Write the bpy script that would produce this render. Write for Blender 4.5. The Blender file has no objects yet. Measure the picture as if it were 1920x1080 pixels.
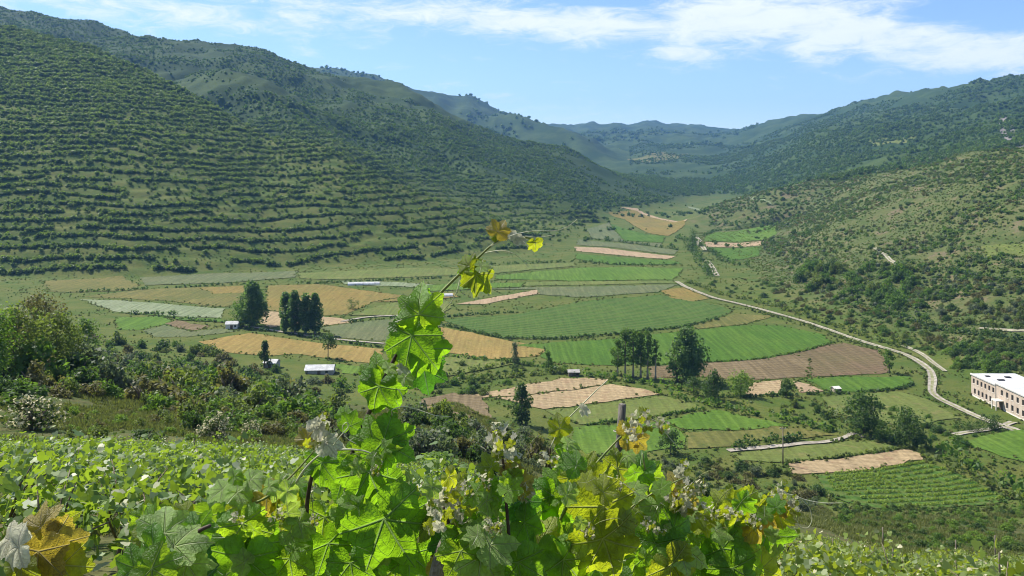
import bpy, bmesh, math, random
import numpy as np
from mathutils import Matrix, Vector

# ------------------------------------------------------------------ camera, sky, sun, exposure
SC = bpy.context.scene
COL = SC.collection
F = 1598.0            # focal length in photo pixels (photo 1920 x 1080)
HZ = 310.0            # photo row of the true horizon
CZ = 65.0             # eye height above the valley floor

cam_d = bpy.data.cameras.new('camera')
cam = bpy.data.objects.new('camera', cam_d)
COL.objects.link(cam)
cam.location = (0, 0, CZ)
cam.rotation_euler = (math.pi / 2, 0, 0)
cam_d.sensor_width = 36.0
cam_d.lens = 36.0 * F / 1920.0
cam_d.shift_y = -(540.0 - HZ) / 1920.0
cam_d.clip_start = 0.05
cam_d.clip_end = 30000
SC.camera = cam

SUN = Vector((-0.58, 0.44, 0.82)).normalized()
sun_el = math.asin(SUN.z)
sun_az = math.atan2(SUN.x, SUN.y)

world = bpy.data.worlds.new('World')
SC.world = world
world.use_nodes = True
wn = world.node_tree
wn.nodes.clear()


class NT:
    """small helper to write node trees"""
    def __init__(self, nt):
        self.nt = nt

    def n(self, t, **kw):
        nd = self.nt.nodes.new(t)
        for k, v in kw.items():
            setattr(nd, k, v)
        return nd

    def put(self, sock, v):
        if isinstance(v, bpy.types.NodeSocket):
            self.nt.links.new(v, sock)
        elif v is not None:
            if isinstance(v, (tuple, list)) and len(v) == 3 and sock.type == 'RGBA':
                v = (*v, 1.0)
            sock.default_value = v

    def m(self, op, a, b=None, c=None, clamp=False):
        nd = self.n('ShaderNodeMath', operation=op, use_clamp=clamp)
        self.put(nd.inputs[0], a)
        self.put(nd.inputs[1], b)
        self.put(nd.inputs[2], c)
        return nd.outputs[0]

    def ss(self, v, lo, hi, a=0.0, b=1.0):
        nd = self.n('ShaderNodeMapRange', interpolation_type='SMOOTHSTEP')
        self.put(nd.inputs[0], v)
        self.put(nd.inputs[1], lo)
        self.put(nd.inputs[2], hi)
        self.put(nd.inputs[3], a)
        self.put(nd.inputs[4], b)
        return nd.outputs[0]

    def mix(self, f, a, b, blend='MIX'):
        nd = self.n('ShaderNodeMix', data_type='RGBA', blend_type=blend)
        self.put(nd.inputs[0], f)
        self.put(nd.inputs[6], a)
        self.put(nd.inputs[7], b)
        return nd.outputs[2]

    def noise(self, vec, scale, detail=4.0, rough=0.55, dist=0.0):
        nd = self.n('ShaderNodeTexNoise')
        self.put(nd.inputs['Vector'], vec)
        nd.inputs['Scale'].default_value = scale
        nd.inputs['Detail'].default_value = detail
        nd.inputs['Roughness'].default_value = rough
        nd.inputs['Distortion'].default_value = dist
        return nd.outputs[0]

    def xyz(self, vec):
        nd = self.n('ShaderNodeSeparateXYZ')
        self.put(nd.inputs[0], vec)
        return nd.outputs

    def vec(self, x, y, z):
        nd = self.n('ShaderNodeCombineXYZ')
        self.put(nd.inputs[0], x)
        self.put(nd.inputs[1], y)
        self.put(nd.inputs[2], z)
        return nd.outputs[0]


w = NT(wn)
sky = w.n('ShaderNodeTexSky', sky_type='NISHITA')
sky.sun_disc = False
sky.sun_elevation = sun_el
sky.sun_rotation = sun_az
sky.altitude = 500
sky.air_density = 1.0
sky.dust_density = 0.25
sky.ozone_density = 4.0
tc = w.n('ShaderNodeTexCoord')
dx, dy, dz = w.xyz(tc.outputs['Generated'])
phi = w.m('ARCTAN2', dx, dy)
the = w.m('ARCSINE', dz)
# thin fair-weather cloud: long wind-drawn bands, drawn in direction space (azimuth, elevation)
nvec = w.vec(w.m('MULTIPLY', phi, 5.0), w.m('MULTIPLY', the, 17.0), w.m('MULTIPLY', dy, 0.7))
n1 = w.noise(nvec, 1.3, 7.0, 0.58, 0.35)
n2 = w.noise(nvec, 4.5, 8.0, 0.68, 0.6)


def pxdir(px, py):
    u, e = (px - 960) / F, (HZ - py) / F
    return math.atan2(u, 1), math.atan2(e, math.hypot(u, 1))


def cloud_blob(px, py, wx, wy, amp, slope=0.0):
    p0, t0 = pxdir(px, py)
    a = w.m('SUBTRACT', phi, p0)
    b = w.m('SUBTRACT', w.m('SUBTRACT', the, t0), w.m('MULTIPLY', a, slope))
    a = w.m('DIVIDE', a, wx / F)
    b = w.m('DIVIDE', b, wy / F)
    q = w.m('ADD', w.m('MULTIPLY', a, a), w.m('MULTIPLY', b, b))
    return w.m('MULTIPLY', w.m('EXPONENT', w.m('MULTIPLY', q, -1.0)), amp)


blobs = [(330, 24, 380, 30, 0.80, -0.05), (760, 20, 300, 24, 0.72, -0.04), (1060, 42, 340, 38, 1.0, -0.05),
         (1290, 98, 75, 32, 0.75, -0.12), (1430, 34, 280, 54, 1.10, 0.02), (1640, 62, 220, 48, 1.10, -0.12),
         (1820, 98, 190, 40, 1.0, -0.04), (1560, 108, 90, 20, 0.5, 0.0)]
cov = None
for b in blobs:
    s = cloud_blob(*b)
    cov = s if cov is None else w.m('MAXIMUM', cov, s)
hole = w.m('ADD', cloud_blob(1860, 22, 160, 26, 0.9, -0.04), cloud_blob(1120, 2, 120, 8, 0.4))
high = w.ss(the, 0.19, 0.6, 0.0, 0.42)
cov = w.m('SUBTRACT', w.m('MAXIMUM', cov, high), hole)
dens = w.m('ADD', w.m('ADD', cov, w.m('MULTIPLY', w.m('SUBTRACT', n1, 0.5), 1.5)), w.m('MULTIPLY', w.m('SUBTRACT', n2, 0.5), 1.9))
cl = w.ss(dens, 0.10, 1.10, 0.0, 0.86)
ccol = w.mix(n2, (5.8, 6.1, 7.2), (7.4, 7.5, 8.1))
skyc = w.mix(1.0, sky.outputs[0], (0.90, 0.92, 1.00), 'MULTIPLY')
bg = w.n('ShaderNodeBackground')
w.put(bg.inputs[0], w.mix(cl, skyc, ccol))
bg.inputs[1].default_value = 0.10
wo = w.n('ShaderNodeOutputWorld')
wn.links.new(bg.outputs[0], wo.inputs[0])

sun_d = bpy.data.lights.new('sun', 'SUN')
sun_d.energy = 5.0
sun_d.angle = math.radians(0.55)
sun_d.color = (1.0, 0.95, 0.86)
sun = bpy.data.objects.new('sun', sun_d)
COL.objects.link(sun)
sun.location = (-300, 150, 500)
sun.rotation_euler = SUN.to_track_quat('Z', 'Y').to_euler()

SC.view_settings.view_transform = 'Standard'
SC.view_settings.look = 'None'
SC.view_settings.exposure = 0.80
SC.view_settings.gamma = 1.0
SC.view_settings.use_curve_mapping = False
SC.render.engine = 'CYCLES'
cy = SC.cycles
cy.max_bounces = 6
cy.diffuse_bounces = 3
cy.glossy_bounces = 2
cy.transmission_bounces = 4
cy.volume_bounces = 1
cy.transparent_max_bounces = 8
cy.caustics_reflective = False
cy.caustics_refractive = False
cy.sample_clamp_indirect = 4.0
cy.pixel_filter_type = 'BLACKMAN_HARRIS'
cy.filter_width = 1.05
cy.use_denoising = True
cy.denoiser = 'OPENIMAGEDENOISE'
cy.denoising_prefilter = 'ACCURATE'

RNG = np.random.default_rng(7)
random.seed(7)

# ------------------------------------------------------------------ helpers


def tag(o, label=None, cat=None, group=None, kind=None):
    if label: o['label'] = label
    if cat: o['category'] = cat
    if group: o['group'] = group
    if kind: o['kind'] = kind
    return o


def mesh(name, v, f, mats, mi=None, smooth=False):
    me = bpy.data.meshes.new(name)
    v = np.asarray(v, dtype=np.float32).reshape(-1, 3)
    if isinstance(f, np.ndarray):
        k = f.shape[1]
        me.vertices.add(len(v))
        me.vertices.foreach_set('co', v.ravel())
        me.loops.add(f.size)
        me.polygons.add(len(f))
        me.loops.foreach_set('vertex_index', f.astype(np.int32).ravel())
        me.polygons.foreach_set('loop_start', np.arange(0, f.size, k, dtype=np.int32))
        me.update(calc_edges=True)
    else:
        me.from_pydata(v.tolist(), [], f)
        me.update()
    for m_ in (mats if isinstance(mats, (list, tuple)) else [mats]):
        me.materials.append(m_)
    if mi is not None:
        me.polygons.foreach_set('material_index', np.asarray(mi, dtype=np.int32))
    if smooth:
        me.polygons.foreach_set('use_smooth', np.ones(len(me.polygons), dtype=bool))
    return me


def obj(name, me, parent=None, loc=None, rz=0.0, s=None):
    o = bpy.data.objects.new(name, me)
    COL.objects.link(o)
    if parent is not None: o.parent = parent
    if loc is not None: o.location = loc
    if rz: o.rotation_euler = (0, 0, rz)
    if s is not None: o.scale = (s, s, s) if np.isscalar(s) else s
    return o


def empty(name, loc, rz=0.0, s=1.0):
    o = bpy.data.objects.new(name, None)
    COL.objects.link(o)
    o.empty_display_size = 0.3
    o.location = loc
    o.rotation_euler = (0, 0, rz)
    o.scale = (s, s, s) if np.isscalar(s) else s
    return o


def hash2(ix, iy, seed):
    h = (ix.astype(np.int64) * 374761393 + iy.astype(np.int64) * 668265263 + seed * 974711) & 0x7fffffff
    h = ((h ^ (h >> 13)) * 1274126177) & 0x7fffffff
    h = h ^ (h >> 16)
    return (h & 0xffff) / 65535.0


def vnoise(x, y, seed=0):
    ix, iy = np.floor(x), np.floor(y)
    fx, fy = x - ix, y - iy
    fx, fy = fx * fx * (3 - 2 * fx), fy * fy * (3 - 2 * fy)
    a = hash2(ix, iy, seed); b = hash2(ix + 1, iy, seed)
    c = hash2(ix, iy + 1, seed); d = hash2(ix + 1, iy + 1, seed)
    return (a + (b - a) * fx) * (1 - fy) + (c + (d - c) * fx) * fy


def fbm(x, y, oct=4, seed=0, ridged=False):
    s, a, t = 0.0, 1.0, 0.0
    for i in range(oct):
        n = vnoise(x * 2 ** i + 17.3 * i, y * 2 ** i - 9.1 * i, seed + i)
        if ridged: n = 1 - np.abs(2 * n - 1)
        s = s + a * n
        t += a
        a *= 0.5
    return s / t - 0.5


# ------------------------------------------------------------------ materials


def mat(name):
    m_ = bpy.data.materials.new(name)
    m_.use_nodes = True
    m_.node_tree.nodes.clear()
    return m_, NT(m_.node_tree)


def finish(k, col, rough=0.9, bump=None, bstr=0.3, bdist=0.1, spec=0.25, trans=None, tfac=0.3):
    p = k.n('ShaderNodeBsdfPrincipled')
    k.put(p.inputs['Base Color'], col)
    k.put(p.inputs['Roughness'], rough)
    p.inputs['Specular IOR Level'].default_value = spec
    if bump is not None:
        b = k.n('ShaderNodeBump')
        b.inputs['Strength'].default_value = bstr
        b.inputs['Distance'].default_value = bdist
        k.put(b.inputs['Height'], bump)
        k.put(p.inputs['Normal'], b.outputs[0])
    out = p.outputs[0]
    if trans is not None:
        t = k.n('ShaderNodeBsdfTranslucent')
        k.put(t.inputs[0], trans)
        if bump is not None: k.put(t.inputs['Normal'], b.outputs[0])
        mx = k.n('ShaderNodeMixShader')
        k.put(mx.inputs[0], tfac)
        k.nt.links.new(out, mx.inputs[1])
        k.nt.links.new(t.outputs[0], mx.inputs[2])
        out = mx.outputs[0]
    o = k.n('ShaderNodeOutputMaterial')
    k.nt.links.new(out, o.inputs[0])


def mat_foliage(name, dark, light, trans, tfac=0.42, gloss=0.25, tip=None, tipfrac=0.0):
    """leaf cards: colour varies leaf by leaf and plant by plant"""
    m_, k = mat(name)
    g = k.n('ShaderNodeNewGeometry')
    oi = k.n('ShaderNodeObjectInfo')
    isl = g.outputs['Random Per Island']
    c = k.mix(isl, dark, light)
    c = k.mix(k.m('MULTIPLY', oi.outputs['Random'], 0.5), c, k.mix(0.5, dark, tuple(0.6 * x for x in light)))
    if tip:
        c = k.mix(k.m('GREATER_THAN', k.m('FRACT', k.m('MULTIPLY', isl, 13.7)), 1.0 - tipfrac), c, tip)
    tr = k.mix(isl, tuple(0.75 * x for x in trans), trans)
    if tip and tipfrac > 0.3: tr = k.mix(k.m('GREATER_THAN', k.m('FRACT', k.m('MULTIPLY', isl, 13.7)), 1.0 - tipfrac), tr, tip)
    finish(k, c, 0.55, spec=gloss, trans=tr, tfac=tfac)
    return m_


def mat_field(name, a, b, rows=None, rowdir=0.0, rowamt=0.35, c=None, coarse=0.03, fine=0.9, rcol=None):
    """farmed ground: patchy colour, fine tufts, optional furrow or crop rows (spacing in metres)"""
    m_, k = mat(name)
    g = k.n('ShaderNodeNewGeometry')
    P = g.outputs['Position']
    n1 = k.noise(P, coarse, 4, 0.6)
    n2 = k.noise(P, fine, 3, 0.7)
    n3 = k.noise(P, 0.22, 4, 0.65)
    a, b = tuple(0.62 * q for q in a), tuple(0.62 * q for q in b)
    c = tuple(0.62 * q for q in c) if c else None
    rcol = tuple(0.62 * q for q in rcol) if rcol else None
    mp = k.n('ShaderNodeMapping')
    mp.inputs['Rotation'].default_value = (0, 0, -(rowdir or 1.25))
    mp.inputs['Scale'].default_value = (0.75, 0.035, 0.3)
    k.put(mp.inputs[0], P)
    n4 = k.noise(mp.outputs[0], 1.0, 3, 0.6)
    col = k.mix(k.ss(n1, 0.36, 0.64), a, b)
    col = k.mix(k.ss(n4, 0.40, 0.68, 0, 0.5), col, tuple(0.62 * q for q in a))
    col = k.mix(k.ss(n4, 0.52, 0.30, 0, 0.35), col, tuple(min(1, 1.4 * q) for q in b))
    if c: col = k.mix(k.ss(n3, 0.52, 0.70, 0, 0.75), col, c)
    v = k.m('ADD', k.m('MULTIPLY', n2, 1.1), 0.45)
    h = n2
    if rows:
        x, y, z = k.xyz(P)
        t = k.m('ADD', k.m('MULTIPLY', x, math.cos(rowdir)), k.m('MULTIPLY', y, math.sin(rowdir)))
        t = k.m('ADD', t, k.m('MULTIPLY', n3, rows * 0.8))
        s = k.m('SINE', k.m('MULTIPLY', t, 2 * math.pi / rows))
        s = k.m('MULTIPLY_ADD', s, 0.5, 0.5)
        if rcol: col = k.mix(k.m('MULTIPLY', k.ss(s, 0.25, 0.7), rowamt), col, rcol)
        else: v = k.m('MULTIPLY', v, k.m('SUBTRACT', 1.0 + rowamt * 0.5, k.m('MULTIPLY', s, rowamt)))
        h = k.m('ADD', n2, k.m('MULTIPLY', s, -0.8))
    col = k.mix(1.0, col, k.vec(v, v, v), 'MULTIPLY')
    finish(k, col, 0.95, bump=h, bstr=0.6, bdist=0.35, spec=0.1)
    return m_


def mat_plain(name, a, b, scale=2.0, rough=0.85, bstr=0.3, bdist=0.02, spec=0.3, stretch=None):
    m_, k = mat(name)
    t = k.n('ShaderNodeTexCoord')
    P = t.outputs['Object']
    if stretch:
        mp = k.n('ShaderNodeMapping')
        mp.inputs['Scale'].default_value = stretch
        k.put(mp.inputs[0], P)
        P = mp.outputs[0]
    n1 = k.noise(P, scale, 5, 0.65)
    n2 = k.noise(P, scale * 7, 3, 0.7)
    col = k.mix(k.ss(n1, 0.35, 0.68), a, b)
    v = k.m('ADD', k.m('MULTIPLY', n2, 0.5), 0.75)
    col = k.mix(1.0, col, k.vec(v, v, v), 'MULTIPLY')
    finish(k, col, rough, bump=n2, bstr=bstr, bdist=bdist, spec=spec)
    return m_


M = {}
FOL = {
    'olive':  ((0.046, 0.080, 0.014), (0.160, 0.205, 0.052), (0.25, 0.34, 0.04)),
    'oliveA': ((0.050, 0.092, 0.016), (0.190, 0.255, 0.066), (0.27, 0.40, 0.04)),
    'dark':   ((0.024, 0.056, 0.014), (0.095, 0.150, 0.036), (0.13, 0.24, 0.03)),
    'green':  ((0.034, 0.084, 0.014), (0.135, 0.215, 0.038), (0.20, 0.36, 0.03)),
    'lime':   ((0.060, 0.130, 0.016), (0.200, 0.300, 0.045), (0.28, 0.44, 0.04)),
    'grey':   ((0.062, 0.088, 0.042), (0.190, 0.220, 0.120), (0.18, 0.25, 0.08)),
    'brown':  ((0.066, 0.070, 0.024), (0.195, 0.185, 0.066), (0.23, 0.23, 0.05)),
    'poplar': ((0.032, 0.082, 0.022), (0.135, 0.215, 0.062), (0.22, 0.38, 0.06)),
    'far':    ((0.044, 0.086, 0.018), (0.105, 0.155, 0.038), (0.17, 0.28, 0.03)),
}
for k_, (a_, b_, t_) in FOL.items():
    M[k_] = mat_foliage('foliage_' + k_, a_, b_, t_)
M['blossom'] = mat_foliage('foliage_blossom', (0.03, 0.06, 0.015), (0.12, 0.16, 0.04), (0.12, 0.2, 0.03), tip=(0.60, 0.55, 0.33), tipfrac=0.40)
M['vine'] = mat_foliage('foliage_vine', (0.030, 0.090, 0.010), (0.190, 0.290, 0.034), (0.36, 0.52, 0.03), tfac=0.42, gloss=0.8, tip=(0.50, 0.50, 0.30), tipfrac=0.09)
M['vine_y'] = mat_foliage('foliage_vine_yellow', (0.050, 0.100, 0.012), (0.230, 0.310, 0.040), (0.42, 0.52, 0.03), tfac=0.42, gloss=0.8, tip=(0.54, 0.50, 0.30), tipfrac=0.10)
M['bark'] = mat_plain('bark', (0.10, 0.075, 0.05), (0.22, 0.18, 0.13), 5.0, 0.9, 0.6, 0.03, stretch=(1, 1, 0.25))
M['bark_pale'] = mat_plain('bark_pale', (0.22, 0.19, 0.14), (0.40, 0.36, 0.29), 5.0, 0.9, 0.5, 0.03, stretch=(1, 1, 0.25))
M['verge'] = mat_plain('track_grass', (0.15, 0.165, 0.06), (0.30, 0.27, 0.17), 0.6, 0.95, 0.5, 0.05, spec=0.1)
M['road'] = mat_plain('track_dust', (0.22, 0.195, 0.150), (0.38, 0.345, 0.280), 0.5, 0.95, 0.5, 0.05, spec=0.1)

# ------------------------------------------------------------------ terrain: one sheet of ground, valley floor at z = 0
PXT = np.array([-2600, -400, 0, 200, 400, 500, 650, 850, 1000, 1100, 1300, 1500, 1700, 1920, 2300, 4500], float)


def zy(y, d):
    return CZ - (y - HZ) / F * d


NEAR = [  # depth, height along each bearing of the camera's own hillside
    [(50, 50.5), (80, 49), (120, 50), (190, 46), (270, 18), (340, 0)],
    [(50, 48.5), (78, 45.5), (120, 43), (170, 34), (250, 8), (330, 0)],
    [(50, 47.9), (75, 43.6), (120, 40.0), (160, 31), (240, 6), (320, 0)],
    [(50, 47.7), (75, 42.6), (120, 35.5), (165, 25), (240, 5), (320, 0)],
    [(50, 47.6), (75, 41.8), (120, 32.5), (175, 20), (240, 4), (300, 0)],
    [(50, 47.4), (75, 41.0), (120, 31.0), (175, 18), (235, 3), (285, 0)],
    [(45, 48.6), (75, 40.2), (120, 29.5), (170, 16), (225, 2), (262, 0)],
    [(40, 49.6), (75, 39.2), (120, 30.8), (140, 26), (205, 3), (232, 0)],
    [(40, 48.6), (75, 37.0), (118, 27.0), (140, 19), (185, 3), (212, 0)],
    [(40, 48.0), (75, 36.0), (115, 22.5), (135, 15), (168, 2), (190, 0)],
    [(38, 48.0), (70, 37.0), (105, 24.5), (128, 15), (155, 3), (176, 0)],
    [(38, 47.2), (62, 37.6), (100, 24.0), (125, 12), (148, 3), (166, 0)],
    [(30, 49.9), (60, 36.7), (100, 21.4), (130, 10.6), (152, 2), (163, 0)],
    [(30, 49.7), (60, 36.2), (100, 19.6), (130, 9.2), (152, 2), (166, 0)],
    [(30, 49.5), (60, 36.0), (100, 19.0), (130, 9.0), (152, 2), (166, 0)],
    [(30, 49.5), (60, 36.0), (100, 19.0), (130, 9.0), (152, 2), (166, 0)],
]


def poly(pts):
    a = np.array(pts, float)
    return lambda px, c: np.interp(px, a[:, 0], a[:, c])


BASE = poly([(-2600, 488, 0), (-400, 490, 0), (0, 492, 0), (250, 494, 0), (400, 508, 0), (600, 545, 0), (780, 570, 0), (900, 600, 0),
             (1000, 640, 0), (1100, 660, 0), (1180, 640, 0), (1262, 500, 0), (1290, 452, 0), (1340, 420, 0), (1420, 388, 0), (1500, 362, 0),
             (1600, 324, 0), (1700, 298, 0), (1750, 285, 0), (1800, 268, 0), (1870, 252, 0), (1920, 246, 0), (2300, 230, 0), (4500, 230, 0)])
CRA = poly([(p, d, zy(y, d)) for p, y, d in [(-2600, -60, 1100), (-400, -20, 1050), (0, 57, 1000), (100, 74, 985), (190, 95, 970), (260, 130, 930), (330, 170, 900),
            (420, 220, 870), (500, 262, 840), (560, 276, 810), (620, 287, 790), (680, 316, 765), (760, 350, 745), (850, 386, 720),
            (940, 418, 705), (1030, 450, 700)]] + [(1100, 800, 0.5), (1180, 900, 1), (1240, 1000, 2), (1300, 1100, 4)] +
           [(p, d, zy(y, d)) for p, y, d in [(1380, 398, 1100), (1450, 392, 1020), (1520, 372, 930), (1580, 345, 860), (1640, 328, 800), (1700, 317, 760), (1800, 300, 690),
            (1920, 280, 620), (2300, 240, 560), (4500, 240, 560)]])
DIP = poly([(-2600, 1200, 120), (-400, 1150, 110), (0, 1100, 130), (300, 1000, 95), (500, 930, 62), (620, 880, 50), (760, 840, 30), (900, 830, 16), (1030, 850, 8), (1100, 950, 4),
            (1300, 1180, 5), (1400, 1180, 8), (1520, 1010, 14), (1600, 930, 34), (1700, 850, 50), (1800, 770, 58), (1920, 700, 64), (2300, 640, 80), (4500, 640, 80)])
CRB = poly([(p, d, zy(y, d)) for p, y, d in [(-2600, -120, 2000), (-400, -60, 1900), (0, 15, 1800), (100, 38, 1790), (250, 68, 1750), (400, 92, 1720), (500, 105, 1700),
            (580, 130, 1700), (640, 152, 1700), (720, 170, 1700), (780, 186, 1650), (850, 228, 1600), (920, 250, 1550), (980, 268, 1500), (1040, 284, 1470), (1090, 300, 1450), (1130, 318, 1420),
            (1170, 335, 1400), (1230, 358, 1370), (1290, 381, 1350), (1330, 384, 1360), (1400, 376, 1400), (1470, 350, 1400), (1550, 312, 1380), (1650, 285, 1330), (1750, 262, 1280), (1920, 232, 1200),
            (2300, 190, 1150), (4500, 190, 1150)]])
DIPB = poly([(-2600, 2500, 150), (0, 2400, 150), (640, 2300, 130), (900, 2200, 80), (1090, 2100, 45), (1200, 2000, 40), (1290, 1900, 38), (1330, 1900, 40), (1400, 2000, 62), (1470, 1980, 95),
             (1550, 1900, 130), (1650, 1750, 140), (1750, 1650, 145), (1920, 1500, 155), (2300, 1400, 170), (4500, 1400, 170)])
CRC = poly([(p, d, zy(y, d)) for p, y, d in [(-2600, 100, 3200), (0, 110, 3200), (500, 128, 3200), (620, 134, 3200), (655, 136, 3200), (720, 152, 3300), (780, 172, 3400), (815, 172, 3450), (850, 184, 3500), (880, 183, 3550), (915, 200, 3700),
            (950, 214, 3900), (1000, 231, 4300), (1040, 236, 5000), (1075, 240, 5100), (1105, 232, 5200), (1130, 236, 5200), (1155, 231, 5200), (1180, 238, 5200), (1215, 230, 5200), (1250, 236, 5100), (1300, 238, 5000), (1350, 243, 4900), (1392, 243, 4500),
            (1440, 231, 4000), (1500, 222, 3500), (1560, 213, 3200), (1620, 200, 2900), (1660, 190, 2700), (1700, 180, 2500), (1760, 172, 2300), (1820, 163, 2150), (1880, 155, 2050), (1920, 153, 2000), (2300, 120, 1800), (4500, 120, 1800)]])

cols = np.concatenate([np.linspace(-2600, -700, 14), np.linspace(-640, -170, 24), np.arange(-150, 2071, 5.0), np.linspace(2090, 2560, 24), np.linspace(2620, 4500, 14)])
rows = np.concatenate([np.geomspace(0.8, 40, 70)[:-1], np.linspace(40, 150, 80)[:-1], np.linspace(150, 480, 125)[:-1], np.linspace(480, 1050, 235)[:-1],
                       np.linspace(1050, 2000, 90)[:-1], np.linspace(2000, 7500, 110)])
NC, NR = len(cols), len(rows)
Hm = np.zeros((NR, NC))
near = np.array(NEAR, float)
for j, px in enumerate(cols):
    ds, zs = [0.8], [63.4]
    for q in range(6):
        ds.append(np.interp(px, PXT, near[:, q, 0]))
        zs.append(np.interp(px, PXT, near[:, q, 1]))
    for fn in (BASE, CRA, DIP, CRB, DIPB, CRC):
        ds.append(float(fn(px, 1)))
        zs.append(float(fn(px, 2)))
    ds.append(7500.0)
    zs.append(zs[-1] - 160)
    ds = np.maximum.accumulate(np.array(ds) + np.arange(len(ds)) * 1e-3)
    Hm[:, j] = np.interp(rows, ds, zs)
# soften the joints of the profile
ker = np.array([1, 2, 3, 2, 1.0]); ker /= ker.sum()
pad = np.pad(Hm, ((2, 2), (0, 0)), 'edge')
Hs = sum(ker[i] * pad[i:i + NR] for i in range(5))
pad = np.pad(Hs, ((0, 0), (2, 2)), 'edge')
Hs = sum(ker[i] * pad[:, i:i + NC] for i in range(5))
UU = (cols - 960) / F
XX = rows[:, None] * UU[None, :]
YY = np.repeat(rows[:, None], NC, 1)
Hm = np.where(YY < 60, Hm, Hs)

# spurs that stand out of the slopes (bearing, row, depth), falling away to both sides
SPURS = [([(400, 128, 1330), (450, 158, 1180), (520, 212, 1070), (590, 255, 980), (640, 280, 930)], 0.55),
         ([(790, 200, 1500), (810, 235, 1330), (830, 275, 1180), (890, 318, 1050), (960, 352, 980), (1040, 375, 960)], 0.50),
         ([(940, 214, 3000), (1000, 236, 2800), (1060, 255, 2650), (1100, 278, 2500), (1140, 302, 2400), (1180, 330, 2200)], 0.42),
         ([(1560, 345, 900), (1600, 326, 920), (1650, 318, 930), (1720, 312, 900)], 0.30),
         ([(1830, 165, 2000), (1780, 215, 1750), (1700, 255, 1550), (1600, 300, 1420), (1520, 345, 1300)], 0.40),
         ([(1640, 198, 2700), (1560, 240, 2400), (1470, 285, 2100), (1400, 325, 1900)], 0.36),
         ([(1480, 226, 3500), (1400, 262, 3100), (1310, 300, 2800)], 0.36)]
for pts, sl in SPURS:
    P3 = np.array([((p - 960) / F * d, d, zy(y, d)) for p, y, d in pts])
    best = np.full(Hm.shape, -1e9)
    for a, b in zip(P3[:-1], P3[1:]):
        ab = b[:2] - a[:2]
        t = np.clip(((XX - a[0]) * ab[0] + (YY - a[1]) * ab[1]) / (ab @ ab), 0, 1)
        dd = np.hypot(XX - a[0] - t * ab[0], YY - a[1] - t * ab[1])
        wob = 1 + 0.5 * fbm(XX / 90, YY / 90, 3, 5)
        best = np.maximum(best, a[2] + t * (b[2] - a[2]) - sl * np.sqrt(dd * dd + 400) * wob + sl * 20)
    Hm = np.where(YY > 820, np.maximum(Hm, best), Hm)

# relief: gullies on the hills, faint swells on the valley floor, tilth close by
hillw = np.clip((Hm - 6) / 60, 0, 1) * np.clip((YY - 430) / 120, 0, 1)
sc_ = np.where(YY > 1100, 1.0, 0.55)
Hm = Hm + hillw * sc_ * (np.where(YY > 1050, 22, 10) * fbm(XX / 420, YY / 420, 3, 13, True) + 30 * fbm(XX / 190, YY / 190, 5, 11, True) + np.where(YY > 1050, 15, 4) * fbm(XX / 75, YY / 75, 3, 15, True) + 7 * fbm(XX / 45, YY / 45, 3, 3)) * np.clip(Hm / 120, 0.15, 1.2)
Hm = Hm + np.where((YY > 200) & (YY < 1300), 1.3 * fbm(XX / 120, YY / 120, 3, 21) * np.clip((YY - 200) / 80, 0, 1), 0)
rightw = np.clip((cols[None, :] - 1300) / 250, 0, 1) * np.clip((YY - 240) / 60, 0, 1) * np.clip((1000 - YY) / 150, 0, 1) * np.clip(Hm / 8, 0, 1)
Hm = Hm + rightw * (9 * fbm(XX / 75, YY / 75, 4, 31) + 1.6 * fbm(XX / 18, YY / 18, 2, 37))
rc = Hm + 4 * fbm(XX / 60, YY / 60, 3, 95)
Hm = Hm - rightw * 0.7 * 3.6 / (2 * math.pi) * np.sin(2 * math.pi * rc / 3.6)
nearw = np.clip((YY - 30) / 30, 0, 1) * np.clip((260 - YY) / 60, 0, 1)
Hm = Hm + nearw * 2.6 * fbm(XX / 22, YY / 22, 4, 41) + np.clip((60 - YY) / 30, 0, 1) * np.clip((YY - 3) / 6, 0, 1) * 0.35 * fbm(XX / 3, YY / 3, 3, 43)
# terraces: the hillside on the left goes up in steps
STEP = 5.3
terr = np.clip((1110 - cols[None, :]) / 120, 0, 1) * (YY > 495) * (YY < 1040) * np.clip(Hm / 4, 0, 1)
contour = Hm + 15.0 * fbm(XX / 120, YY / 120, 3, 91) + 4.2 * fbm(XX / 24, YY / 24, 2, 93)
Hm = Hm - terr * 0.75 * STEP / (2 * math.pi) * np.sin(2 * math.pi * contour / STEP)

colf = lambda px: np.interp(px, cols, np.arange(NC))
rowf = lambda y: np.interp(y, rows, np.arange(NR))


def T(x, y, A=None):
    A = Hm if A is None else A
    x, y = np.asarray(x, float), np.maximum(np.asarray(y, float), 0.81)
    c, r = np.clip(colf(960 + F * x / y), 0, NC - 1.001), np.clip(rowf(y), 0, NR - 1.001)
    ci, ri = c.astype(int), r.astype(int)
    fc, fr = c - ci, r - ri
    return (A[ri, ci] * (1 - fc) + A[ri, ci + 1] * fc) * (1 - fr) + (A[ri + 1, ci] * (1 - fc) + A[ri + 1, ci + 1] * fc) * fr


YS = np.geomspace(20, 7000, 5000)


def G(px, py, dmin=150.0):
    """where the line of sight through a photo pixel first meets the ground beyond dmin"""
    ys = YS[YS >= dmin]
    u = (px - 960) / F
    dzz = T(u * ys, ys) - zy(py, ys)
    i = np.argmax(dzz > 0)
    if dzz[i] <= 0: i = len(ys) - 1
    y = ys[i]
    if i > 0:
        t = dzz[i - 1] / (dzz[i - 1] - dzz[i] + 1e-9)
        y = ys[i - 1] + (ys[i] - ys[i - 1]) * min(max(t, 0), 1)
    return np.array((u * y, y, float(T(u * y, y))))


def at(px, py, d):
    return Vector(((px - 960) / F * d, d, zy(py, d)))


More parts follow.
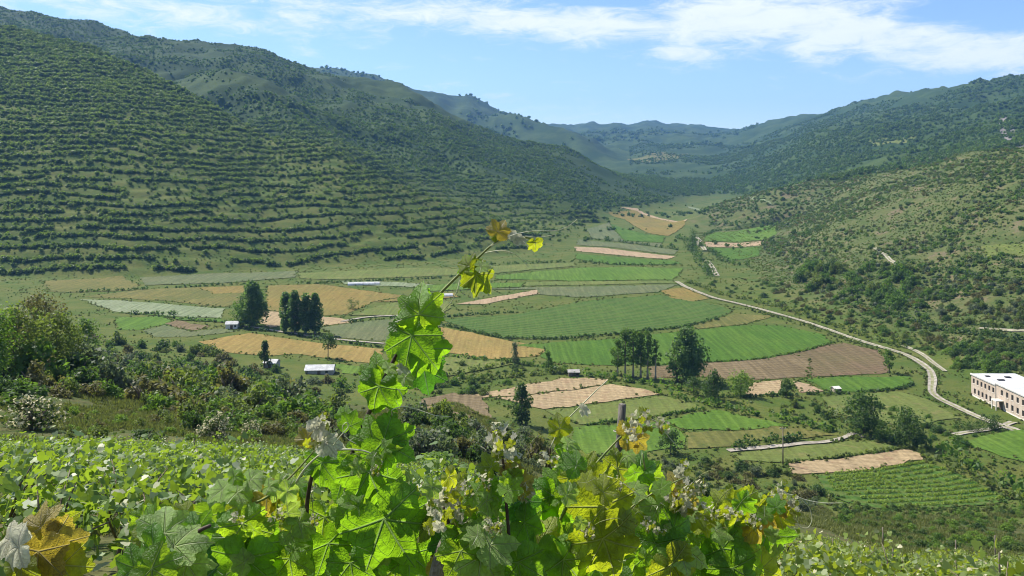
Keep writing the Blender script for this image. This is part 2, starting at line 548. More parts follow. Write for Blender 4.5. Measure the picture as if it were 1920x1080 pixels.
idx = np.arange(NR * NC).reshape(NR, NC)
fq = np.stack([idx[:-1, :-1], idx[:-1, 1:], idx[1:, 1:], idx[1:, :-1]], -1).reshape(-1, 4)
V = np.stack([XX, YY, Hm], -1).reshape(-1, 3)
# the same hillside behind the photographer
bx = np.linspace(-140, 140, 29); by = np.linspace(-140, 1.2, 20)
bX, bY = np.meshgrid(bx, by)
bZ = 63.4 - 0.33 * bY + 2.0 * fbm(bX / 30 + 9, bY / 30, 3, 51) * np.clip(-bY / 20, 0, 1) - 0.12
bi = np.arange(bX.size).reshape(bX.shape) + len(V)
V = np.concatenate([V, np.stack([bX, bY, bZ], -1).reshape(-1, 3)])
fq = np.concatenate([fq, np.stack([bi[:-1, :-1], bi[:-1, 1:], bi[1:, 1:], bi[1:, :-1]], -1).reshape(-1, 4)])

m_, k = mat('hillside_ground')
g = k.n('ShaderNodeNewGeometry')
P = g.outputs['Position']
at_z = k.n('ShaderNodeAttribute', attribute_name='zone')
zr, zg, zb = k.xyz(at_z.outputs['Vector'])   # near slope, right slope, far hills; rest is valley meadow
nA = k.noise(P, 0.012, 5, 0.6); nB = k.noise(P, 0.07, 5, 0.65); nC = k.noise(P, 0.45, 4, 0.7); nD = k.noise(P, 3.0, 4, 0.7)
mead = k.mix(k.ss(nB, 0.35, 0.65), (0.088, 0.140, 0.022), (0.150, 0.168, 0.038))
mead = k.mix(k.ss(nC, 0.55, 0.72, 0, 0.6), mead, (0.060, 0.090, 0.026))
nears = k.mix(k.ss(nC, 0.35, 0.62), (0.070, 0.105, 0.022), (0.130, 0.130, 0.045))
nears = k.mix(k.ss(nB, 0.52, 0.70, 0, 0.7), nears, (0.17, 0.125, 0.070))
rights = k.mix(k.ss(nB, 0.34, 0.62), (0.088, 0.128, 0.032), (0.150, 0.160, 0.056))
rights = k.mix(k.ss(nB, 0.56, 0.66, 0, 0.75), rights, (0.225, 0.170, 0.105))
rights = k.mix(k.ss(nC, 0.52, 0.68, 0, 0.7), rights, (0.058, 0.092, 0.024))
far = k.mix(k.ss(nA, 0.38, 0.66), (0.036, 0.072, 0.016), (0.074, 0.115, 0.026))
far = k.mix(k.ss(nB, 0.50, 0.66, 0, 0.7), far, (0.036, 0.066, 0.020))
col = k.mix(zr, mead, nears)
col = k.mix(zg, col, rights)
col = k.mix(zb, col, far)
v = k.m('MULTIPLY_ADD', nD, 0.65, 0.34)
col = k.mix(1.0, col, k.vec(v, v, v), 'MULTIPLY')
h = k.m('ADD', k.m('MULTIPLY', nC, 1.5), k.m('MULTIPLY', nD, 0.25))
finish(k, col, 0.95, bump=h, bstr=0.7, bdist=0.5, spec=0.1)
M['ground'] = m_

gme = mesh('ground', V, fq, M['ground'], smooth=True)
zone = np.zeros((len(V), 3), np.float32)
zn = np.clip((300 - YY) / 40, 0, 1) * np.clip((Hm - 1.5) / 3, 0, 1)
zrr = np.clip((cols[None, :] - 1270) / 60, 0, 1) * np.clip((YY - 215) / 20, 0, 1) * np.clip((1100 - YY) / 150, 0, 1) * np.clip((Hm - 0.8) / 3, 0, 1)
dA = CRA(cols, 1)[None, :] * np.ones_like(YY)
zf = np.where(cols[None, :] > 1320, np.clip((YY - dA - 5) / 40, 0, 1), np.clip((YY - 800) / 200, 0, 1)) * np.clip((Hm - 6) / 12, 0, 1)
zone[:NR * NC, 0] = zn.ravel(); zone[:NR * NC, 1] = zrr.ravel(); zone[:NR * NC, 2] = zf.ravel()
zone[NR * NC:, 0] = 1
za = gme.attributes.new('zone', 'FLOAT_VECTOR', 'POINT')
za.data.foreach_set('vector', zone.ravel())
ground = tag(obj('ground', gme), 'green valley floor and hillsides all around', None, None, 'structure')

# ------------------------------------------------------------------ fields, each a draped sheet
FM = {
    'olive':   mat_field('field_olive', (0.160, 0.170, 0.042), (0.215, 0.195, 0.055), c=(0.10, 0.14, 0.03)),
    'gold':    mat_field('field_gold', (0.310, 0.228, 0.062), (0.240, 0.205, 0.056), c=(0.17, 0.18, 0.045)),
    'orange':  mat_field('field_wheat', (0.390, 0.275, 0.085), (0.320, 0.245, 0.075), c=(0.24, 0.21, 0.06)),
    'pale':    mat_field('field_pale', (0.240, 0.300, 0.150), (0.290, 0.330, 0.190), c=(0.18, 0.24, 0.10)),
    'bright':  mat_field('field_bright_green', (0.105, 0.205, 0.022), (0.140, 0.230, 0.032)),
    'green':   mat_field('field_green', (0.082, 0.176, 0.018), (0.108, 0.196, 0.024), coarse=0.05),
    'crop':    mat_field('field_crop_rows', (0.062, 0.145, 0.020), (0.095, 0.175, 0.028), rows=3.4, rowdir=1.15, rowamt=0.6, rcol=(0.145, 0.185, 0.045), c=(0.05, 0.11, 0.018)),
    'greygreen': mat_field('field_grey_green', (0.150, 0.190, 0.078), (0.180, 0.195, 0.085), c=(0.11, 0.15, 0.05)),
    'brown':   mat_field('field_brown_soil', (0.205, 0.155, 0.078), (0.255, 0.195, 0.105), rows=2.6, rowdir=1.3, rowamt=0.10),
    'brownolive': mat_field('field_brown_stubble', (0.190, 0.155, 0.070), (0.215, 0.145, 0.085), rows=2.8, rowdir=1.2, rowamt=0.1),
    'tan':     mat_field('field_tan_soil', (0.510, 0.385, 0.210), (0.430, 0.325, 0.180), rows=2.6, rowdir=1.35, rowamt=0.08, c=(0.35, 0.22, 0.13)),
    'sand':    mat_field('field_pale_soil', (0.520, 0.390, 0.230), (0.460, 0.330, 0.200)),
    'yellowgreen': mat_field('field_yellow_green', (0.190, 0.225, 0.055), (0.150, 0.200, 0.045), c=(0.24, 0.22, 0.08)),
    'rock':    mat_field('bare_rock', (0.200, 0.185, 0.165), (0.290, 0.265, 0.235), fine=0.25),
}
nfield = [0]


def field(name, kind, pts, label, dmin=150.0, cell=None, lift=None):
    nfield[0] += 1
    P3 = np.array([G(a, b, dmin) for a, b in pts])
    per = P3[:, :2]
    size = np.ptp(per, 0).max()
    # wavering edges
    ring = []
    n = len(per)
    for i in range(n):
        a, b = per[i], per[(i + 1) % n]
        L = np.hypot(*(b - a))
        m2 = max(1, int(L / 3.5))
        for q in range(m2):
            p = a + (b - a) * q / m2
            j = 0.0 if q == 0 else 1.1
            ring.append(p + j * (np.array([vnoise(p[:1] / 6, p[1:] / 6, 3)[0] + 0.6 * vnoise(p[:1] / 2, p[1:] / 2, 5)[0], vnoise(p[:1] / 6, p[1:] / 6, 4)[0] + 0.6 * vnoise(p[:1] / 2, p[1:] / 2, 6)[0]]) - 0.8) * 2)
    bm = bmesh.new()
    vs = [bm.verts.new((p[0], p[1], 0)) for p in ring]
    try:
        bm.faces.new(vs)
    except ValueError:
        pass
    bmesh.ops.triangulate(bm, faces=bm.faces[:])
    cell = cell or max(4.0, size / 32)
    lo, hi = np.min(ring, 0), np.max(ring, 0)
    for ax in (0, 1):
        for c in np.arange(lo[ax] + cell / 2, hi[ax], cell):
            co, no = [0, 0, 0], [0, 0, 0]
            co[ax] = c; no[ax] = 1
            bmesh.ops.bisect_plane(bm, geom=bm.verts[:] + bm.edges[:] + bm.faces[:], plane_co=co, plane_no=no)
    xy = np.array([v.co[:2] for v in bm.verts])
    z = T(xy[:, 0], xy[:, 1])
    off = (lift if lift is not None else 0.05) + 0.00018 * xy[:, 1] + 0.003 * nfield[0]
    for v_, zz in zip(bm.verts, z + off): v_.co.z = zz
    bmesh.ops.recalc_face_normals(bm, faces=bm.faces[:])
    for f_ in bm.faces:
        if f_.normal.z < 0: f_.normal_flip()
        f_.smooth = True
    me = bpy.data.meshes.new(name)
    bm.to_mesh(me)
    bm.free()
    me.materials.append(FM[kind])
    o = obj(name, me)
    return tag(o, label, None, None, 'structure')


FIELDS = [
    ('grass_field', 'olive', [(85, 527), (230, 517), (262, 535), (250, 545), (150, 549), (90, 547)], 'olive field at the foot of the terraced hill, far left'),
    ('grass_field', 'olive', [(150, 557), (265, 543), (420, 537), (462, 535), (452, 566), (424, 576), (300, 563)], 'long olive field left of the tall poplar'),
    ('grass_field', 'gold', [(370, 540), (458, 536), (456, 549), (400, 551)], 'small tan stubble patch left of the tall poplar'),
    ('grass_field', 'pale', [(147, 561), (233, 564), (423, 579), (415, 597), (320, 593), (213, 584)], 'pale grey-green field left of the poplars'),
    ('grass_field', 'bright', [(217, 596), (307, 593), (322, 604), (262, 619), (217, 617)], 'small bright green plot beside the scrub on the left'),
    ('plowed_field', 'brown', [(309, 607), (330, 601), (394, 612), (360, 621)], 'small dark brown ploughed plot left of the poplars'),
    ('grass_field', 'greygreen', [(268, 620), (309, 610), (360, 622), (420, 616), (440, 622), (350, 632), (290, 632)], 'pale green strip below the small brown plot'),
    ('wheat_field', 'orange', [(372, 641), (467, 625), (594, 643), (720, 655), (705, 684), (640, 676), (560, 664), (500, 668), (420, 660)], 'orange ripe wheat field below the poplars'),
    ('wheat_field', 'gold', [(500, 536), (600, 533), (700, 547), (765, 556), (700, 566), (650, 590), (600, 593), (500, 582)], 'golden olive field right of the tall poplar'),
    ('plowed_field', 'tan', [(485, 606), (497, 584), (530, 586), (640, 597), (662, 604), (605, 612), (530, 612), (507, 615)], 'pinkish bare plot behind the poplars'),
    ('grass_field', 'greygreen', [(600, 615), (662, 606), (760, 596), (825, 600), (830, 613), (750, 630), (715, 640), (640, 634)], 'grey-green meadow right of the poplar clump'),
    ('grass_field', 'bright', [(620, 682), (690, 690), (700, 705), (640, 700)], 'small green patch behind the white-roofed shed'),
    ('wheat_field', 'orange', [(825, 614), (887, 624), (960, 641), (1017, 651), (1022, 660), (1008, 668), (925, 674), (840, 662)], 'orange wheat strip below the rowed green field'),
    ('vineyard_field', 'crop', [(830, 600), (970, 589), (1090, 566), (1235, 553), (1300, 562), (1375, 582), (1345, 598), (1280, 613), (1155, 626), (1040, 635), (935, 633), (885, 621)], 'large green field with crop rows in mid valley'),
    ('grass_field', 'gold', [(1240, 545), (1285, 538), (1330, 560), (1300, 566), (1262, 560)], 'brown patch beside the bend of the pale road'),
    ('grass_field', 'olive', [(1295, 613), (1378, 588), (1450, 592), (1400, 608), (1310, 617)], 'olive headland above the smooth green field'),
    ('grass_field', 'green', [(962, 648), (1060, 641), (1160, 636), (1262, 623), (1310, 619), (1380, 611), (1460, 611), (1545, 628), (1560, 641), (1510, 658), (1420, 674), (1320, 680), (1225, 685), (1130, 685), (1040, 681), (1012, 668), (1024, 656)], 'smooth deep green field behind the big poplar'),
    ('plowed_field', 'brown', [(1215, 688), (1317, 681), (1427, 674), (1490, 662), (1520, 680), (1513, 707), (1410, 713), (1320, 707), (1215, 709)], 'brown ploughed field below the deep green field'),
    ('plowed_field', 'brownolive', [(1490, 662), (1513, 657), (1580, 643), (1647, 657), (1662, 677), (1664, 699), (1580, 704), (1513, 708), (1520, 680)], 'brown stubble field beside the pale road'),
    ('plowed_field', 'tan', [(1398, 737), (1417, 717), (1466, 713), (1462, 738), (1405, 743)], 'small tan plot between two round trees'),
    ('plowed_field', 'sand', [(1487, 715), (1520, 722), (1545, 734), (1500, 737)], 'pale sandy wedge beside the small hut'),
    ('grass_field', 'green', [(1510, 713), (1567, 707), (1707, 707), (1712, 720), (1673, 731), (1613, 736), (1545, 731)], 'narrow green field beside the bend of the road'),
    ('plowed_field', 'tan', [(885, 741), (953, 730), (1053, 709), (1140, 712), (1130, 722), (1010, 738), (900, 747)], 'upper half of the tan ploughed field'),
    ('plowed_field', 'tan', [(930, 746), (1012, 739), (1132, 723), (1147, 721), (1207, 730), (1238, 740), (1140, 754), (1020, 768)], 'lower half of the tan ploughed field'),
    ('grass_field', 'yellowgreen', [(1023, 770), (1140, 758), (1242, 743), (1322, 765), (1200, 786), (1090, 797)], 'yellow-green meadow below the tan ploughed field'),
    ('grass_field', 'bright', [(1245, 790), (1340, 769), (1440, 789), (1482, 800), (1380, 808), (1280, 806)], 'bright green plot below the ditch hedge'),
    ('grass_field', 'bright', [(1075, 803), (1240, 790), (1275, 808), (1285, 842), (1060, 852)], 'bright green plot behind the grey stake'),
    ('grass_field', 'olive', [(1285, 812), (1380, 809), (1484, 801), (1568, 816), (1430, 826), (1380, 838), (1290, 842)], 'olive brown fallow plot above the footpath'),
    ('grass_field', 'yellowgreen', [(1370, 851), (1590, 828), (1660, 832), (1690, 842), (1560, 860), (1480, 867), (1390, 864)], 'yellow-green strip below the footpath'),
    ('plowed_field', 'tan', [(1477, 869), (1700, 843), (1732, 854), (1730, 863), (1560, 887), (1485, 889)], 'long pinkish tan plot above the small vineyard'),
    ('grass_field', 'crop', [(1530, 893), (1730, 868), (1772, 880), (1897, 936), (1850, 948), (1640, 955), (1555, 928)], 'green floor of the small rowed vineyard'),
    ('grass_field', 'bright', [(1795, 828), (1890, 808), (1960, 806), (1980, 872), (1880, 858)], 'bright green meadow below the pink building'),
    ('grass_field', 'yellowgreen', [(1540, 745), (1680, 735), (1740, 750), (1800, 785), (1700, 800), (1560, 775)], 'open grass meadow left of the pale road'),
    ('grass_field', 'bright', [(930, 517), (1080, 503), (1180, 501), (1282, 504), (1262, 525), (1080, 527), (930, 524)], 'flat green band in the mid valley'),
    ('grass_field', 'yellowgreen', [(985, 530), (1080, 528), (1287, 527), (1282, 531), (1080, 535), (985, 537)], 'thin bright yellow-green strip in the mid valley'),
    ('grass_field', 'greygreen', [(880, 543), (1000, 539), (1270, 534), (1235, 548), (1090, 558), (1010, 552), (1005, 543)], 'olive band above the rowed field'),
    ('plowed_field', 'sand', [(853, 571), (1005, 544), (1012, 551), (907, 571)], 'pale sandy strip above the rowed field'),
    ('plowed_field', 'sand', [(1078, 463), (1130, 465), (1268, 481), (1250, 486), (1160, 479), (1080, 471)], 'pale pink strip across the upper valley'),
    ('grass_field', 'green', [(1080, 476), (1160, 483), (1262, 489), (1280, 495), (1150, 497), (1080, 486)], 'green strip below the pale pink strip'),
    ('grass_field', 'greygreen', [(1085, 449), (1180, 458), (1272, 470), (1262, 478), (1150, 464), (1080, 459)], 'grey-green strip above the pale pink strip'),
    ('wheat_field', 'gold', [(1140, 399), (1192, 394), (1288, 412), (1268, 435), (1253, 443), (1213, 437), (1172, 412)], 'golden wheat field at the head of the valley'),
    ('plowed_field', 'sand', [(1160, 388), (1195, 391), (1291, 411), (1287, 415), (1192, 396)], 'pale edge strip of the far golden wheat field'),
    ('grass_field', 'green', [(1145, 420), (1213, 440), (1247, 444), (1243, 455), (1170, 452)], 'green patch below the far golden field'),
    ('grass_field', 'bright', [(1322, 444), (1340, 436), (1453, 417), (1456, 440), (1434, 450), (1320, 452)], 'far green field right of the valley road'),
    ('plowed_field', 'sand', [(1322, 454), (1438, 452), (1431, 460), (1324, 463)], 'far tan strip right of the valley road'),
    ('grass_field', 'green', [(1324, 465), (1426, 462), (1426, 480), (1367, 490), (1350, 478)], 'far green plot below the tan strip'),
    ('grass_field', 'pale', [(1290, 387), (1450, 385), (1452, 389), (1290, 390)], 'thin pale strip at the far end of the valley'),
    ('grass_field', 'yellowgreen', [(1835, 462), (1925, 458), (1980, 470), (1980, 490), (1850, 482)], 'green terrace field high on the right slope'),
    ('grass_field', 'pale', [(640, 527), (730, 529), (860, 538), (850, 542), (700, 536), (645, 533)], 'pale strip beside the white plastic tunnel'),
    ('grass_field', 'yellowgreen', [(560, 513), (760, 503), (900, 506), (880, 516), (640, 525), (560, 523)], 'yellow-green strip under the terraced hill'),
    ('grass_field', 'greygreen', [(262, 521), (420, 513), (556, 509), (552, 521), (420, 531), (272, 535)], 'grey-green strip at the foot of the terraced hill'),
    ('grass_field', 'bright', [(780, 537), (880, 531), (982, 531), (980, 538), (880, 543), (800, 547)], 'thin green strip behind the tall vine shoot'),
    ('grass_field', 'yellowgreen', [(655, 592), (720, 571), (830, 561), (850, 572), (832, 588), (760, 593)], 'yellow-green meadow behind the tall vine shoot'),
    ('wheat_field', 'gold', [(705, 567), (768, 557), (850, 550), (862, 557), (780, 566)], 'narrow straw-coloured strip behind the tall vine shoot'),
    ('grass_field', 'yellowgreen', [(740, 708), (835, 670), (925, 677), (962, 683), (900, 695), (830, 708)], 'rough yellow-green plot below the wheat strip'),
    ('grass_field', 'green', [(215, 586), (320, 595), (413, 599), (438, 606), (330, 600), (307, 592)], 'thin green strip below the pale field'),
    ('grass_field', 'yellowgreen', [(900, 501), (1078, 492), (1080, 499), (930, 513), (895, 512)], 'yellow-green strip below the upper hedge'),
    ('grass_field', 'greygreen', [(1100, 430), (1142, 418), (1170, 453), (1240, 457), (1240, 464), (1110, 447)], 'grey-green plot left of the far golden field'),
    ('rock_patch', 'rock', [(1868, 222), (1900, 235), (1925, 262), (1935, 282), (1895, 276), (1876, 250)], 'grey bare rock face on the right mountain'),
    ('bare_field', 'olive', [(1175, 298), (1215, 290), (1290, 288), (1270, 300), (1225, 305), (1190, 303)], 'pale tan field far up the valley'),
    ('bare_field', 'yellowgreen', [(1610, 268), (1650, 258), (1720, 256), (1700, 268), (1640, 275)], 'pale clearing on the right mountain'),
    ('bare_field', 'brown', [(795, 748), (850, 738), (905, 745), (915, 775), (880, 800), (830, 805), (800, 785)], 'bare brown earth bank beyond the tall vine shoot'),
]
for name, kind, pts, label in FIELDS:
    field(name, kind, pts, label, 85.0 if 'earth bank' in label else 150.0)

# ------------------------------------------------------------------ tracks


def resample(P, step):
    P = np.asarray(P, float)
    L = np.concatenate([[0], np.cumsum(np.hypot(*np.diff(P[:, :2], axis=0).T))])
    s = np.arange(0, L[-1], step)
    s = np.append(s, L[-1])
    Q = np.stack([np.interp(s, L, P[:, i]) for i in range(P.shape[1])], 1)
    if len(Q) > 4:
        for _ in range(3):
            Q[1:-1] = (Q[:-2] + 2 * Q[1:-1] + Q[2:]) / 4
    return Q


ROADS = []


def track(name, pts, width, label, dmin=150.0, mt='road', lift=0.12):
    ROADS.append(pts)
    P3 = resample([G(a, b, dmin) for a, b in pts], 2.5)
    d = np.gradient(P3[:, :2], axis=0)
    d /= np.linalg.norm(d, axis=1)[:, None] + 1e-9
    nrm = np.stack([-d[:, 1], d[:, 0]], 1)
    vs, fs = [], []
    m2 = len(P3)
    for i in range(m2):
        wv = width * (0.85 + 0.3 * vnoise(np.array([i / 5.0]), np.array([len(pts) * 1.0]), 8)[0])
        for s in (-0.5, -0.17, 0.17, 0.5):
            q = P3[i, :2] + nrm[i] * wv * s
            vs.append((q[0], q[1], float(T(q[0], q[1])) + lift + 0.0006 * q[1] - (0.06 if abs(s) < 0.2 else 0)))
    for i in range(m2 - 1):
        for j in range(3):
            a = i * 4 + j
            fs.append((a, a + 1, a + 5, a + 4))
    return tag(obj(name, mesh(name, vs, fs, [M[mt], M['verge']], [1 if (q_ % 3 == 1 and name == 'dirt_road') else 0 for q_ in range(len(fs))], smooth=True)), label, None, None, 'structure')


track('dirt_road', [(1268, 528), (1282, 537), (1300, 545), (1340, 560), (1380, 569), (1420, 579), (1500, 601), (1560, 621), (1600, 636), (1650, 651), (1695, 664), (1722, 678), (1745, 695), (1749, 712), (1746, 738), (1762, 750), (1800, 767), (1850, 790), (1885, 800), (1905, 808)], 2.3, 'pale dirt road winding along the right side of the valley')
track('dirt_road', [(1326, 490), (1335, 500), (1341, 512), (1345, 518)], 3.0, 'short visible stretch of pale road up the valley')
track('dirt_road', [(1305, 445), (1312, 452), (1306, 458), (1318, 464), (1322, 470)], 3.2, 'far bend of the pale valley road')
track('dirt_road', [(1690, 648), (1712, 656), (1735, 668), (1748, 680), (1765, 692), (1772, 697)], 1.5, 'pale side track joining above the road bend')
track('dirt_road', [(1790, 816), (1840, 808), (1880, 800), (1900, 792)], 2.2, 'short pale path in front of the pink building')
track('foot_path', [(1365, 846), (1430, 840), (1500, 833), (1570, 826), (1594, 821), (1600, 815), (1588, 809), (1612, 816), (1622, 821)], 1.7, 'narrow pale footpath above the tan plot')
track('dirt_road', [(1640, 466), (1652, 474), (1662, 480), (1670, 490), (1680, 497)], 1.9, 'pale track climbing the scrubby right slope')
track('dirt_road', [(1835, 616), (1870, 618), (1900, 622), (1960, 626)], 2.0, 'pale terrace track at the right edge')
track('foot_path', [(640, 604), (680, 596), (720, 593), (770, 592)], 2.0, 'pale field path right of the poplar clump')
track('foot_path', [(430, 610), (480, 615), (540, 625), (600, 634), (660, 640), (720, 645)], 1.6, 'pale field path in front of the poplars')

# ------------------------------------------------------------------ plants


def leaf_cloud(rng, centers, radii, per, size, up=0.35, flat=0.6, outward=None):
    """leaf-sized diamonds scattered through clumps; returns verts, quads"""
    c = np.repeat(centers, per, 0)
    r = np.repeat(radii, per)[:, None]
    n = len(c)
    d = rng.normal(size=(n, 3))
    d /= np.linalg.norm(d, axis=1)[:, None]
    p = c + d * r * (0.55 + 0.5 * rng.random((n, 1)) ** 0.6)
    nr = d * 0.8 + rng.normal(size=(n, 3)) * 0.7
    nr[:, 2] += up
    nr /= np.linalg.norm(nr, axis=1)[:, None]
    t = np.cross(nr, rng.normal(size=(n, 3)))
    t /= np.linalg.norm(t, axis=1)[:, None]
    b = np.cross(nr, t)
    s = size * (0.6 + 0.8 * rng.random((n, 1)))
    v = np.stack([p - t * s, p - b * s * flat + nr * s * 0.15, p + t * s, p + b * s * flat + nr * s * 0.15], 1).reshape(-1, 3)
    return v, np.arange(n * 4).reshape(n, 4)


def tube(pts, rad, sides=6, cap=True):
    P = [Vector(p) for p in pts]
    vs, fs = [], []
    prev = None
    for i, p in enumerate(P):
        t = (P[min(i + 1, len(P) - 1)] - P[max(i - 1, 0)]).normalized()
        a = (prev - t * prev.dot(t)).normalized() if prev is not None and (prev - t * prev.dot(t)).length > 1e-4 else t.orthogonal().normalized()
        prev = a
        b = t.cross(a)
        r = rad[i] if not np.isscalar(rad) else rad
        for s in range(sides):
            an = 2 * math.pi * s / sides
            vs.append(p + (a * math.cos(an) + b * math.sin(an)) * r)
    for i in range(len(P) - 1):
        for s in range(sides):
            q = (s + 1) % sides
            fs.append((i * sides + s, i * sides + q, (i + 1) * sides + q, (i + 1) * sides + s))
    if cap:
        fs.append(tuple(range(sides))[::-1])
        fs.append(tuple((len(P) - 1) * sides + s for s in range(sides)))
    return [tuple(v) for v in vs], fs


def join(parts):
    V_, F_ = [], []
    for v, f in parts:
        o = len(V_)
        V_ += [tuple(x) for x in v]
        F_ += [tuple(int(i) + o for i in q) for q in f]
    return V_, F_


def crown_centers(rng, n, shape, H, W, z0):
    """clump centres for a crown of height H - z0 and half width W"""
    out = []
    while len(out) < n:
        t = rng.random()
        if shape == 'poplar': prof = (0.55 + 0.45 * math.sin(math.pi * min(1, t * 1.15) ** 0.8)) * (1 if t < 0.7 else max(0.15, (1 - t) / 0.3) ** 0.6)
        elif shape == 'cone': prof = max(0.12, 1 - t) ** 0.8
        elif shape == 'spread': prof = math.sin(math.pi * (0.18 + 0.78 * t)) ** 0.6
        else: prof = math.sqrt(max(0.02, 1 - (2 * t - 0.9) ** 2 / 1.3))
        a = rng.random() * 2 * math.pi
        r = W * prof * (0.35 + 0.65 * rng.random() ** 0.5)
        wob = 0.8 + 0.4 * math.sin(3 * a + 5 * t + n)
        out.append((r * wob * math.cos(a), r * wob * math.sin(a), z0 + (H - z0) * t))
    return np.array(out)


def tree_meshes(name, shape, H, W, z0, matname, seed, clumps=46, per=34, leaf=0.30, crad=None, bark='bark', stems=1):
    rng = np.random.default_rng(seed)
    c = crown_centers(rng, clumps, shape, H * 0.95, W * 0.86, z0)
    cr = (crad or W * 0.34) * (0.7 + 0.6 * rng.random(clumps))
    v, f = leaf_cloud(rng, c, cr, per, leaf)
    crown = mesh(name + '_crown', v, f, M[matname])
    parts = []
    for s in range(stems):
        ox, oy = (rng.normal(size=2) * W * 0.25) if stems > 1 else (0, 0)
        top = H * 0.8
        pts = [(ox * (1 + 0.5 * q) + 0.04 * H * math.sin(q * 3 + s) * q * 0.4, oy * (1 + 0.5 * q), q * top - 0.3) for q in np.linspace(0, 1, 7)]
        r0 = 0.020 * H + 0.05
        parts.append(tube(pts, [r0 * (1.35 if q == 0 else 1) * (1 - 0.85 * q) for q in np.linspace(0, 1, 7)], 7))
        for i in range(5):
            a = c[rng.integers(len(c))]
            q = 0.3 + 0.5 * rng.random()
            b0 = np.array(pts[int(q * 6)])
            parts.append(tube([b0, (b0 + a) / 2 + np.array([0, 0, 0.03 * H]), a], [r0 * 0.4, r0 * 0.25, r0 * 0.08], 5))
    tv, tf = join(parts)
    return crown, mesh(name + '_trunk', tv, tf, M[bark], smooth=True)


def tree(name, base, H, W, z0, matname, label, seed, shape='round', cat='tree', group=None, **kw):
    cr, tr = tree_meshes(name, shape, H, W, z0, matname, seed, **kw)
    e = empty(name, base)
    obj('crown', cr, e)
    obj('trunk', tr, e)
    return tag(e, label, cat, group)


def px_tree(px, py_base, h_px, w_px, label, shape='round', matname='green', z0=0.12, name='tree', dmin=150.0, seed=None, group=None, cat='tree', **kw):
    b = G(px, py_base, dmin)
    H, W = h_px * b[1] / F, w_px * b[1] / F / 2
    seed = seed or int(px * 7 + py_base)
    kw.setdefault('leaf', 0.020 * H + 0.10)
    return tree(name, b, H, W, H * z0, matname, label, seed, shape, cat, group, **kw)


# trees of the valley floor
px_tree(474, 612, 82, 56, 'tall broad dark poplar, left of the poplar clump beside the field path', 'poplar', 'poplar', 0.08, 'poplar_tree', clumps=120, per=46)
for i, (px, pb, h, wd, lab) in enumerate([(535, 623, 78, 34, 'leftmost poplar of the dark clump of four beside the path'), (553, 625, 80, 34, 'second poplar from the left in the dark clump of four'),
                                          (573, 626, 78, 34, 'third poplar from the left in the dark clump of four'), (590, 626, 76, 32, 'rightmost poplar of the dark clump of four with pale trunks')]):
    px_tree(px, pb, h, wd, lab, 'poplar', 'poplar', 0.10, 'poplar_tree', clumps=80, per=44, bark='bark_pale', group='dark poplar clump by the field path')
px_tree(448, 612, 42, 32, 'pale green bushy tree at the left foot of the tall poplar', 'round', 'green', 0.05, 'bushy_tree')
px_tree(615, 672, 46, 36, 'small tree with a bare trunk standing in the orange wheat', 'spread', 'dark', 0.42, 'field_tree', clumps=26)
px_tree(496, 690, 52, 26, 'narrow dark cypress-like tree beside the small white shed', 'cone', 'dark', 0.05, 'dark_tree')
px_tree(660, 580, 20, 26, 'lone dark bush on the edge of the golden field', 'round', 'dark', 0.02, 'field_bush', cat='bush', clumps=18)
px_tree(965, 682, 40, 24, 'small grey-green tree below the orange wheat strip', 'cone', 'grey', 0.06, 'small_tree', clumps=26)
px_tree(1028, 696, 42, 28, 'small dark green tree left of the slender poplar row', 'cone', 'green', 0.06, 'small_tree', clumps=28)
for i, (px, h, wd, lab) in enumerate([(1158, 70, 30, 'first slender poplar from the left in the thin row'), (1172, 92, 32, 'second slender poplar from the left in the thin row'), (1187, 94, 32, 'third slender poplar from the left in the thin row'),
                                      (1201, 88, 30, 'fourth slender poplar from the left in the thin row'), (1214, 92, 30, 'fifth slender poplar from the left in the thin row'), (1229, 80, 20, 'rightmost slender poplar of the thin row, sparse crown')]):
    px_tree(px, 704 + i * 1.5, h, wd, lab, 'poplar', 'green', 0.30, 'poplar_tree', clumps=44 if i < 5 else 20, per=34, leaf=0.26, bark='bark_pale', group='slender poplar row with bare trunks')
px_tree(1288, 716, 100, 74, 'largest poplar of the valley with a broad dark crown', 'poplar', 'poplar', 0.12, 'poplar_tree', clumps=150, per=48, stems=2)
px_tree(1337, 750, 58, 42, 'round dark tree below the largest poplar', 'round', 'dark', 0.05, 'round_tree', clumps=50)
px_tree(1300, 740, 32, 40, 'low dark bush at the foot of the largest poplar', 'round', 'dark', 0.02, 'ditch_bush', cat='bush', clumps=30)
px_tree(1388, 742, 46, 50, 'light green feathery bush left of the tan plot', 'round', 'lime', 0.02, 'feathery_bush', cat='bush', clumps=44, per=38)
px_tree(1474, 746, 36, 26, 'small dark tree between the tan plot and the sandy wedge', 'round', 'dark', 0.06, 'small_tree', clumps=30)
px_tree(1667, 700, 44, 24, 'small slim tree on the edge of the brown stubble field', 'round', 'green', 0.22, 'field_tree', clumps=24)
px_tree(1620, 816, 78, 80, 'spreading dark tree above the footpath end', 'round', 'dark', 0.10, 'spreading_tree', clumps=80, per=40)
px_tree(1704, 836, 66, 72, 'dark bushy tree right of the footpath end', 'round', 'dark', 0.06, 'spreading_tree', clumps=66, per=40)
px_tree(1652, 826, 34, 40, 'lighter green bush between the two spreading trees', 'round', 'green', 0.02, 'green_bush', cat='bush', clumps=34)
px_tree(1860, 806, 26, 40, 'dark rounded bush beside the path to the pink building', 'round', 'dark', 0.02, 'dark_bush', cat='bush', clumps=34)
px_tree(1822, 808, 20, 50, 'low dark bush left of the rounded bush by the building path', 'round', 'dark', 0.02, 'dark_bush', cat='bush', clumps=30)
px_tree(1257, 852, 44, 44, 'dark round bush behind the grey stake in the near vines', 'round', 'dark', 0.03, 'round_bush', cat='bush', clumps=40)
